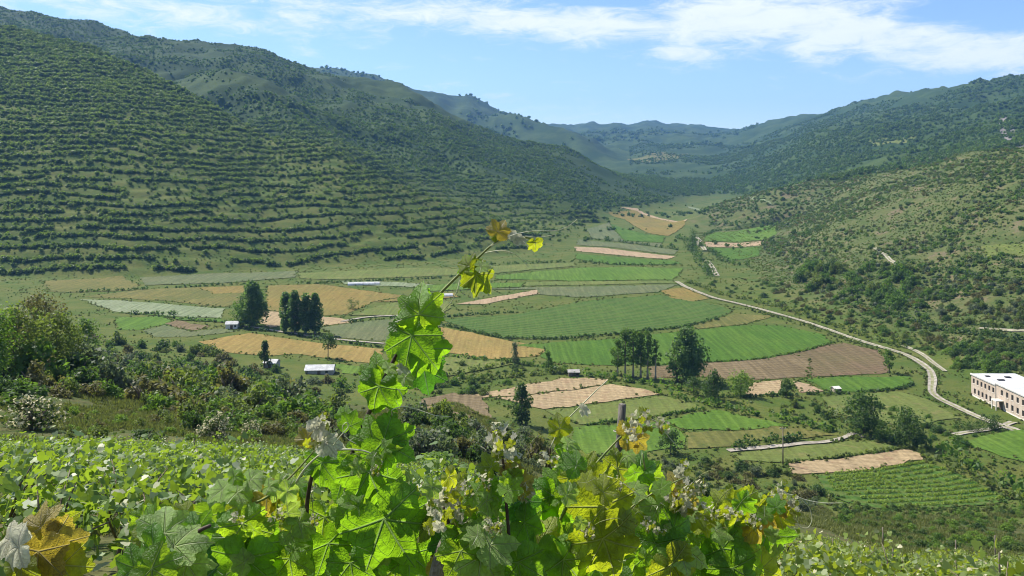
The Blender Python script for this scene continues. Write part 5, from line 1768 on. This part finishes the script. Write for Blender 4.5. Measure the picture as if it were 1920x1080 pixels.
for a in [
    (938, 428, D1 - .03, 46, 60, 'bronze', (0.2, 0.5)), (926, 436, D1 - .02, 30, 150, 'olive', (-0.4, 0.2)), (1004, 461, D1 - .02, 32, -80, 'yellow', (0.3, -0.2)), (975, 447, D1 - .03, 30, 20, 'woolly', (0.1, 0.9)), (955, 440, D1 - .03, 26, 160, 'woolly', (0.1, 0.8)),
    (902, 524, D1 - .03, 84, -40, 'olive', (0.35, 0.35)), (875, 492, D1 - .02, 44, 120, 'olive', (-0.3, 0.3)), (886, 512, D1, 60, -110, 'green', (-0.3, 0.1)), (908, 500, D1 - .04, 36, 10, 'pale', (0.1, 1.6)),
    (785, 572, D1 - .03, 112, 95, 'bright', (-0.1, 0.15)), (800, 585, D1 + .02, 100, -30, 'green', (0.3, 0.1)), (765, 590, D1 + .02, 84, 190, 'bright', (-0.4, 0.1)),
    (768, 648, D1 - .04, 126, -100, 'green', (-0.1, 0.25)), (802, 668, D1 - .02, 118, -50, 'green', (0.25, 0.2)), (742, 638, D1 + .01, 88, 165, 'bright', (-0.35, 0.3)), (797, 706, D1 + .02, 104, -80, 'dark', (0.1, 0.0)),
    (710, 700, D1 + .02, 104, 110, 'bright', (-0.2, 0.2)), (705, 740, D1 - .03, 112, -110, 'green', (-0.2, 0.1)), (688, 715, D1 + .01, 84, 190, 'bright', (-0.4, 0.2)), (736, 738, D1 + .03, 86, -60, 'green', (0.4, 0.1)),
    (763, 712, D1 - .05, 36, -60, 'pale', (0.6, 1.2)), (757, 690, D1 - .05, 28, 10, 'woolly', (0.2, 1.4)), (735, 690, D1 - 0.04, 34, 30, 'pale', (0.2, 1.4)),
    (712, 818, D1 - .04, 120, 60, 'bright', (-0.1, 0.35)), (735, 838, D1 - .05, 128, -30, 'green', (0.25, 0.3)), (672, 818, D1, 84, 150, 'bright', (-0.3, 0.4)),
    (700, 905, D1 - .02, 150, -70, 'dark', (0.15, 0.1)), (640, 905, D1 + .02, 128, -110, 'green', (-0.2, 0.15)), (680, 880, D1 + 0.04, 110, 170, 'green', (-0.3, 0.3)), (650, 962, D1 - .06, 70, -40, 'pale', (0.5, 0.9)), (672, 945, D1 - .04, 60, 30, 'pale', (0.3, 1.2)),
    (735, 1000, D1 - .12, 200, -60, 'dark', (0.05, 0.15)), (770, 960, D1 - .05, 120, 20, 'green', (0.4, 0.2)), (690, 1040, D1 - .05, 130, -130, 'green', (-0.3, 0.1)), (605, 985, D1 - .02, 100, -100, 'bright', (-0.1, 0.3)), (625, 1035, D1 - .05, 120, -60, 'green', (0.2, 0.2)),
    (780, 1050, D1 - .06, 110, -40, 'green', (0.3, 0.3)), (660, 1075, D1 - .1, 120, -80, 'dark', (0, 0.3)), (590, 1060, D1, 110, 200, 'green', (-0.3, 0.3)), (740, 1085, D1 - 0.02, 120, -90, 'bright', (0.1, 0.4)),
]: leaf(v1, *a[:6], tilt=a[6], stem=S1)

# --- the vine left of it with an arching shoot
D2 = 1.7
v2 = vine(575, D2, 'near grapevine with an arching pale shoot left of the tall shoot')
s2 = cpart(v2, 'cane', [(560, 1850, D2), (565, 1400, D2), (570, 1080, D2), (575, 940, D2), (585, 890, D2), (592, 868, D2)], [0.010, 0.006, 0.0042, 0.0034], 'cane')
s2b = cpart(v2, 'shoot', [(555, 905, D2 - .03), (570, 880, D2 - .04), (600, 850, D2 - .06), (640, 842, D2 - .08), (685, 844, D2 - .08), (712, 860, D2 - .08), (718, 868, D2 - .08)], [0.0024, 0.0018, 0.0009], 'tendril')
s2c = cpart(v2, 'shoot', [(470, 945, D2 - .02), (500, 935, D2 - .03), (545, 895, D2 - .04), (575, 862, D2 - .05), (598, 835, D2 - .06)], [0.0026, 0.002, 0.0014], 'shoot')
cpart(v2, 'tendril', [(620, 842, D2 - .08), (640, 815, D2 - .09), (655, 800, D2 - .09), (650, 790, D2 - .09), (640, 800, D2 - .09), (648, 822, D2 - .09), (668, 832, D2 - .09)], [0.0012, 0.0009, 0.0006], 'tendril', 5)
S2 = np.concatenate([s2, s2b, s2c])
for a in [(577, 815, D2 - .06, 46, 80, 'bronze', (-0.2, 0.3)), (600, 800, D2 - .07, 46, 40, 'woolly', (0.2, 0.6)), (620, 830, D2 - .08, 56, 10, 'woolly', (0.1, 1.2)), (605, 832, D2 - .06, 40, 190, 'pale', (0, 1.4)),
          (660, 790, D2 - .05, 46, 70, 'green', (0.2, 0.2)), (640, 775, D2 - 0.03, 36, 130, 'bright', (-0.2, 0.3)), (600, 880, D2 - .01, 84, -100, 'green', (-0.1, 0.3)),
          (480, 898, D2 - .03, 52, 20, 'pale', (0.1, 1.6)), (408, 918, D2 - .02, 54, 170, 'pale', (-0.1, 1.7)), (455, 925, D2 - .03, 60, -10, 'pale', (0.2, 2.0)), (510, 938, D2 - .01, 86, -40, 'bronze', (0.3, 0.4)), (442, 950, D2, 78, 200, 'olive', (-0.2, 0.3)), (540, 950, D2, 76, -60, 'olive', (0.3, 0.2)),
          (460, 1000, D2 - .08, 120, -70, 'bright', (0.0, 0.3)), (430, 1020, D2 - .06, 120, -120, 'green', (-0.3, 0.2)), (495, 1035, D2 - .06, 130, -50, 'green', (0.3, 0.2)), (555, 1000, D2 - .04, 72, -20, 'pale', (0.3, 1.2)), (570, 975, D2 - .03, 60, 40, 'pale', (0.4, 1.0)), (460, 1070, D2 - .1, 150, -90, 'green', (0.0, 0.2)), (545, 1065, D2 - .05, 110, -80, 'bright', (0.1, 0.3)), (400, 1070, D2 - 0.02, 110, 220, 'dark', (-0.2, 0.3))]: leaf(v2, *a[:6], tilt=a[6], stem=S2)
shoot_tip(v2, 602, 812, D2 - .07, 62, 1)

# --- big leaves at lower left
D3 = 1.55
v3 = vine(300, D3, 'near grapevine at lower left with large folded green and glint-painted leaves')
s3 = cpart(v3, 'cane', [(300, 1900, D3), (310, 1400, D3), (330, 1120, D3), (360, 1000, D3), (395, 985, D3)], [0.010, 0.006, 0.003], 'cane')
for a in [(275, 1045, D3 - .04, 130, 210, 'green', (-0.3, 0.3)), (325, 985, D3, 130, 60, 'pale', (0.3, 1.2)), (345, 1020, D3 - .03, 120, 20, 'pale', (-0.4, 1.5)), (300, 1075, D3 - .08, 120, -30, 'bright', (0.2, 0.6)), (360, 1070, D3 - .03, 110, -60, 'pale', (0.2, 1.4)), (300, 990, D3 + .06, 90, 120, 'green', (-0.2, 0.4)), (375, 985, D3 + .02, 80, 60, 'green', (0.2, 0.4)), (240, 1075, D3 + 0.04, 110, -140, 'green', (-0.3, 0.3))]: leaf(v3, *a[:6], tilt=a[6], stem=s3)

D4 = 1.35
v4 = vine(40, D4, 'bronze-leaved young vine shoot in the lower left corner')
s4 = cpart(v4, 'cane', [(20, 2000, D4), (30, 1500, D4), (40, 1150, D4), (52, 1020, D4)], [0.009, 0.005, 0.0024], 'cane')
for a in [(75, 975, D4 - .02, 90, 110, 'bronze', (-0.1, 0.3)), (108, 985, D4, 96, 30, 'olive', (0.3, 0.3)), (110, 1035, D4 - .03, 130, -40, 'bronze', (0.3, 0.2)), (70, 1055, D4 - .05, 130, -90, 'bronze', (0.0, 0.2)), (22, 1030, D4 - .09, 100, 200, 'woolly', (-0.3, 0.5)), (10, 1010, D4 - .06, 80, 160, 'woolly', (-0.4, 0.7)), (30, 1075, D4 - .06, 110, -120, 'olive', (-0.3, 0.2)), (125, 1075, D4 - .04, 120, -60, 'yellow', (0.3, 0.2)), (60, 1085, D4 - .02, 100, -80, 'olive', (0, 0.2))]: leaf(v4, *a[:6], tilt=a[6], stem=s4)

# --- gnarled trunk and the shoots around it
D5 = 1.6
v5 = vine(825, D5, 'near grapevine with a thick gnarled grey trunk at the bottom edge')
cpart(v5, 'trunk', [(800, 1950, D5), (805, 1500, D5), (812, 1200, D5), (820, 1090, D5), (832, 1035, D5), (846, 1003, D5), (856, 990, D5)], [0.026, 0.022, 0.019, 0.016, 0.013], 'gnarl', 10)
s5 = cpart(v5, 'shoot', [(846, 1003, D5), (838, 975, D5), (832, 950, D5)], [0.006, 0.003], 'cane')
s5b = cpart(v5, 'cane', [(962, 1900, D5), (958, 1300, D5), (957, 1060, D5), (953, 985, D5), (947, 920, D5), (944, 868, D5), (940, 850, D5)], [0.006, 0.004, 0.0028, 0.0022], 'cane')
S5 = np.concatenate([s5, s5b])
for a in [(880, 1005, D5 - .02, 110, -40, 'green', (0.2, 0.3)), (870, 1050, D5 - .06, 110, -70, 'bright', (0.1, 0.3)), (935, 1020, D5 - .05, 110, 20, 'pale', (0.3, 1.3)), (915, 1060, D5 - .06, 130, -60, 'pale', (0.1, 1.2)), (905, 965, D5 + .04, 100, 60, 'green', (0.2, 0.4)), (790, 975, D5 + .05, 80, 140, 'olive', (-0.3, 0.4)),
          (860, 910, D5 + .1, 60, 60, 'olive', (0.2, 0.3)), (915, 868, D5 + .02, 62, 130, 'olive', (-0.2, 0.3)), (985, 905, D5 + .02, 66, 20, 'bronze', (0.3, 0.3)), (965, 880, D5, 50, 60, 'bronze', (0.2, 0.4)), (905, 925, D5 + .02, 86, 190, 'green', (-0.3, 0.3)), (920, 945, D5 - .01, 70, -40, 'pale', (0.4, 1.1)), (985, 950, D5 + .04, 90, -60, 'dark', (0.2, 0.2)), (995, 985, D5 + .03, 90, -20, 'green', (0.3, 0.3)), (880, 940, D5 + .06, 70, 100, 'bright', (0.1, 0.4)), (820, 1010, D5 + 0.06, 70, 150, 'dark', (-0.3, 0.3)), (975, 1075, D5 - .04, 130, -80, 'green', (0.1, 0.3)), (840, 1085, D5 + .05, 100, 0, 'bronze', (0.2, 0.4))]: leaf(v5, *a[:6], tilt=a[6], stem=S5)
for q, (px, py, s) in enumerate([(830, 950, 92), (862, 962, 74), (935, 832, 74), (955, 858, 50), (905, 905, 44), (985, 925, 40), (850, 925, 50)]): shoot_tip(v5, px, py, D5 - .03 + 0.03 * (q % 2), s, q)

# --- vine with the long slanting shoot, right of centre
D6 = 1.7
v6 = vine(1020, D6, 'near grapevine with a long slanting shoot and olive-yellow leaves right of centre')
s6 = cpart(v6, 'shoot', [(985, 1900, D6), (990, 1400, D6), (1000, 1120, D6), (1022, 1030, D6), (1050, 975, D6), (1080, 915, D6), (1105, 885, D6), (1130, 855, D6), (1155, 828, D6), (1180, 803, D6)], [0.008, 0.005, 0.0036, 0.003, 0.0022, 0.0015], 'shoot')
s6b = cpart(v6, 'cane', [(1015, 1100, D6 + .1), (1018, 985, D6 + .1), (1022, 930, D6 + .1), (1028, 880, D6 + .1), (1032, 840, D6 + .1)], [0.003, 0.0026, 0.0018], 'cane')
s6c = cpart(v6, 'shoot', [(1032, 840, D6 + .1), (1050, 800, D6 + .1), (1085, 765, D6 + .08), (1115, 735, D6 + .08), (1140, 712, D6 + .08)], [0.0016, 0.0012, 0.0008], 'tendril')
cpart(v6, 'tendril', [(1190, 800, D6), (1215, 782, D6), (1238, 795, D6), (1250, 815, D6), (1268, 835, D6), (1280, 847, D6)], [0.0015, 0.0011, 0.0006], 'tendril', 5)
cpart(v6, 'tendril', [(1195, 805, D6), (1225, 800, D6 - .02), (1245, 806, D6 - .02)], [0.0012, 0.0007], 'tendril', 5)
cpart(v6, 'tendril', [(1105, 885, D6), (1140, 893, D6 - .03), (1165, 903, D6 - .04), (1200, 930, D6 - .05)], [0.0013, 0.0007], 'tendril', 5)
S6 = np.concatenate([s6, s6b, s6c])
for a in [(1048, 795, D6 + .08, 46, 100, 'yellow', (-0.1, 0.3)), (1040, 815, D6 + .1, 40, 200, 'yellow', (-0.3, 0.2)), (1072, 832, D6 + .07, 40, 10, 'pale', (0.1, 2.2)), (1062, 858, D6 + .1, 56, -20, 'green', (0.3, 0.4)), (1052, 872, D6 + .08, 36, 180, 'pale', (0, 1.8)), (1098, 768, D6 + .06, 26, 0, 'woolly', (0.2, 1.0)),
          (1095, 872, D6 + .04, 80, 120, 'yellow', (-0.2, 0.3)), (1080, 905, D6 + .04, 90, -120, 'yellow', (-0.2, 0.2)), (1038, 905, D6 + .06, 84, 130, 'bright', (-0.2, 0.3)), (1030, 945, D6 + .05, 110, -110, 'green', (-0.2, 0.2)), (1060, 960, D6 + .06, 120, -60, 'dark', (0.2, 0.2)), (1120, 925, D6 - .02, 120, -60, 'olive', (0.1, 0.15)), (1135, 975, D6 - .05, 160, -80, 'olive', (0.1, 0.15)), (1140, 1035, D6 - .08, 170, -70, 'olive', (0.15, 0.2)), (1005, 1005, D6 - .03, 120, 110, 'yellow', (-0.1, 0.4)), (1055, 1010, D6 - .02, 100, 40, 'bright', (0.2, 0.4)), (1000, 1060, D6 - .08, 140, -100, 'green', (-0.1, 0.3)), (1070, 1065, D6 - .09, 130, -50, 'bright', (0.1, 0.4)), (1165, 870, D6 + .03, 80, 40, 'olive', (0.3, 0.2)), (1185, 815, D6, 56, 10, 'bronze', (0.2, 0.3)), (1200, 830, D6 + .01, 46, -40, 'bronze', (0.3, 0.2))]: leaf(v6, *a[:6], tilt=a[6], stem=S6)
for q, (px, py, s) in enumerate([(1188, 800, 56), (1212, 790, 40), (1240, 800, 34)]): shoot_tip(v6, px, py, D6 - .02, s, q)

# --- vines towards the right
D7 = 1.85
v7 = vine(1240, D7, 'near grapevine behind the grey stake with glint-painted and pinkish young leaves')
s7 = cpart(v7, 'shoot', [(1240, 1800, D7), (1238, 1300, D7), (1236, 1080, D7), (1225, 980, D7), (1212, 900, D7), (1205, 850, D7)], [0.008, 0.005, 0.003, 0.0016], 'shoot')
s7b = cpart(v7, 'shoot', [(1232, 1040, D7 - .03), (1170, 960, D7 - .04), (1200, 940, D7 - .04), (1240, 915, D7 - .05), (1285, 895, D7 - .05)], [0.0022, 0.0018, 0.0012], 'shoot')
S7 = np.concatenate([s7, s7b])
for a in [(1200, 872, D7, 90, 70, 'green', (0.1, 0.3)), (1222, 905, D7 + .02, 84, -60, 'bright', (0.3, 0.3)), (1185, 905, D7 + .04, 70, 200, 'green', (-0.3, 0.3)), (1240, 960, D7 - .04, 92, -80, 'pale', (0.2, 1.0)), (1215, 985, D7 - .05, 90, -120, 'pale', (-0.2, 1.2)), (1275, 985, D7 - .05, 100, 20, 'green', (0.3, 0.4)), (1285, 1030, D7 - .07, 120, -40, 'pale', (0.2, 1.3)), (1235, 1040, D7 - .08, 120, -90, 'green', (0.0, 0.4)), (1190, 1060, D7 - .03, 120, -110, 'bright', (-0.2, 0.4)), (1270, 1075, D7 - .1, 120, -60, 'yellow', (0.2, 0.4)), (1290, 930, D7 - .02, 60, 40, 'bronze', (0.3, 0.3)), (1265, 905, D7, 50, 120, 'bronze', (-0.2, 0.4)), (1250, 930, D7, 56, 160, 'olive', (-0.2, 0.4)), (1180, 1005, D7 + 0.03, 90, 190, 'green', (-0.2, 0.3))]: leaf(v7, *a[:6], tilt=a[6], stem=S7)
for q, (px, py, s) in enumerate([(1282, 895, 56), (1262, 940, 50), (1296, 950, 56), (1310, 915, 40)]): shoot_tip(v7, px, py, D7 - .04, s, q + 1)

D8 = 2.0
v8 = vine(1370, D8, 'rightmost near grapevine with green, yellow and bronze leaves')
s8 = cpart(v8, 'shoot', [(1360, 1750, D8), (1362, 1300, D8), (1365, 1080, D8), (1375, 1000, D8), (1395, 960, D8), (1440, 930, D8)], [0.008, 0.005, 0.003, 0.0014], 'shoot')
cpart(v8, 'tendril', [(1440, 930, D8), (1480, 925, D8), (1510, 938, D8), (1545, 944, D8), (1580, 943, D8)], [0.0018, 0.0013, 0.0008], 'tendril', 5)
cpart(v8, 'tendril', [(1495, 930, D8), (1518, 950, D8), (1524, 975, D8), (1515, 992, D8), (1498, 988, D8), (1494, 975, D8)], [0.0012, 0.0007], 'tendril', 5)
for a in [(1350, 940, D8, 66, 120, 'yellow', (-0.1, 0.4)), (1375, 935, D8 + .02, 54, 30, 'olive', (0.2, 0.3)), (1395, 970, D8 - .02, 120, -60, 'olive', (0.2, 0.15)), (1335, 985, D8 - .01, 110, -120, 'bright', (-0.2, 0.3)), (1330, 1030, D8 - .03, 120, -90, 'green', (-0.1, 0.3)), (1365, 1045, D8 - .05, 120, -60, 'green', (0.1, 0.3)), (1420, 1000, D8, 84, -40, 'bronze', (0.3, 0.2)), (1445, 965, D8 + .01, 80, 10, 'bronze', (0.3, 0.3)), (1350, 990, D8 - .06, 60, 40, 'pale', (0.3, 1.2)), (1405, 1055, D8 - .02, 100, -30, 'bright', (0.3, 0.4)), (1310, 1070, D8 - .05, 120, -110, 'green', (-0.1, 0.4)), (1380, 1085, D8 - .08, 120, -80, 'dark', (0.1, 0.4)), (1440, 1070, D8 + .04, 90, -20, 'yellow', (0.2, 0.4)), (1310, 965, D8 + .03, 70, 150, 'green', (-0.2, 0.4)), (1470, 945, D8, 44, 30, 'bronze', (0.3, 0.5))]: leaf(v8, *a[:6], tilt=a[6], stem=s8)
for q, (px, py, s) in enumerate([(1462, 925, 40), (1490, 950, 36), (1300, 985, 40)]): shoot_tip(v8, px, py, D8 - .02, s, q)

# fill leaves low down so that the near row closes up at the bottom edge
RF = random.Random(4)
for v, S, d0, x0, x1 in [(v1, S1, D1 + .1, 580, 800), (v2, S2, D2 + .1, 400, 600), (v3, s3, D3 + .1, 220, 400), (v5, S5, D5 + .12, 800, 990), (v6, S6, D6 + .12, 970, 1200), (v7, S7, D7 + .1, 1170, 1310), (v8, s8, D8 + .08, 1290, 1460)]:
    for q in range(14):
        px, py = RF.uniform(x0, x1), RF.uniform(985, 1130) if q % 3 else RF.uniform(940, 1020)
        leaf(v, px, py, d0 + RF.uniform(-0.02, 0.16), RF.uniform(62, 100), RF.uniform(-170, 10), RF.choice(['green', 'green', 'bright', 'bright', 'bright', 'olive', 'yellow']), tilt=(RF.uniform(-0.5, 0.5), RF.uniform(0.0, 0.9)))

# smaller young leaves, tips and curling tendrils that break up the outline
for v, S, d0, x0, x1, y0 in [(v1, S1, D1, 590, 790, 830), (v2, S2, D2, 400, 610, 890), (v5, S5, D5, 800, 1000, 880), (v6, S6, D6, 1000, 1200, 850), (v7, S7, D7, 1180, 1320, 880), (v8, s8, D8, 1300, 1480, 930)]:
    for q in range(13):
        px, py = RF.uniform(x0, x1), RF.uniform(y0, 1060)
        leaf(v, px, py, d0 + RF.uniform(-0.14, 0.05), RF.uniform(26, 56), RF.uniform(-180, 180), RF.choice(['bright', 'yellow', 'bright', 'pale', 'green', 'bright', 'olive', 'pale']), tilt=(RF.uniform(-0.8, 0.8), RF.uniform(-0.1, 1.4)), stem=S)
    for q in range(3):
        px, py = RF.uniform(x0 + 20, x1 - 20), RF.uniform(y0 + 10, 1000)
        shoot_tip(v, px, py, d0 - 0.1, RF.uniform(24, 40), q + 2)
        dxp, dyp = RF.uniform(-60, 60), RF.uniform(-60, -10)
        cpart(v, 'tendril', [(px, py, d0 - 0.06), (px + dxp * 0.4, py + dyp * 0.7, d0 - 0.08), (px + dxp, py + dyp, d0 - 0.09), (px + dxp * 1.25, py + dyp * 0.8, d0 - 0.09), (px + dxp * 1.2, py + dyp * 0.55, d0 - 0.09)], [0.0010, 0.0006, 0.0003], 'shoot', 5)

# grey stake of the trellis
D9 = 2.6
gx = at(1160, 1000, D9)
e9 = empty('vineyard_stake', (gx.x, D9, float(T(gx.x, D9))))
Q = [(1150, 1700, D9), (1152, 1300, D9), (1154, 945, D9), (1158, 870, D9), (1164, 810, D9), (1167, 758, D9)]
vs, fs = tube([at(*q) - e9.location for q in Q], [0.0155, 0.015, 0.0145, 0.0135, 0.0125, 0.0115], 9)
obj('post', mesh('vineyard_stake_near', vs, fs, M['stakewood'], smooth=True), e9)
for q, py in enumerate((812, 905)):
    c = at(1161 - 4 * q, py, D9) - e9.location
    pts9 = [(c[0] + 0.017 * math.cos(a), c[1] + 0.017 * math.sin(a), c[2] + 0.002 * a) for a in np.linspace(0, 6.4, 14)]
    vs, fs = tube(pts9, 0.0013, 5)
    obj('wire_tie', mesh('wire_tie', vs, fs, M['frame']), e9)
tag(e9, 'weathered grey wooden stake standing among the near vines', 'stake')

# ------------------------------------------------------------------ the air
HAZE = 8e-5
hm, hk = mat('haze_air')
pv = hk.n('ShaderNodeVolumePrincipled')
pv.inputs['Color'].default_value = (0.22, 0.48, 1.0, 1)
pv.inputs['Density'].default_value = HAZE
pv.inputs['Anisotropy'].default_value = 0.0
ho = hk.n('ShaderNodeOutputMaterial')
hm.node_tree.links.new(pv.outputs[0], ho.inputs['Volume'])
zlo, zhi = float(V[:, 2].min()) - 1.0, float(V[:, 2].max()) + 40
xm = float(np.abs(V[:, 0]).max()) + 50
hv, hf = boxes([(-xm, xm, -200, 7600, zlo, zhi)])
haze = tag(obj('haze', mesh('haze', hv, hf, hm)), 'thin blue summer haze filling the valley', None, None, 'stuff')
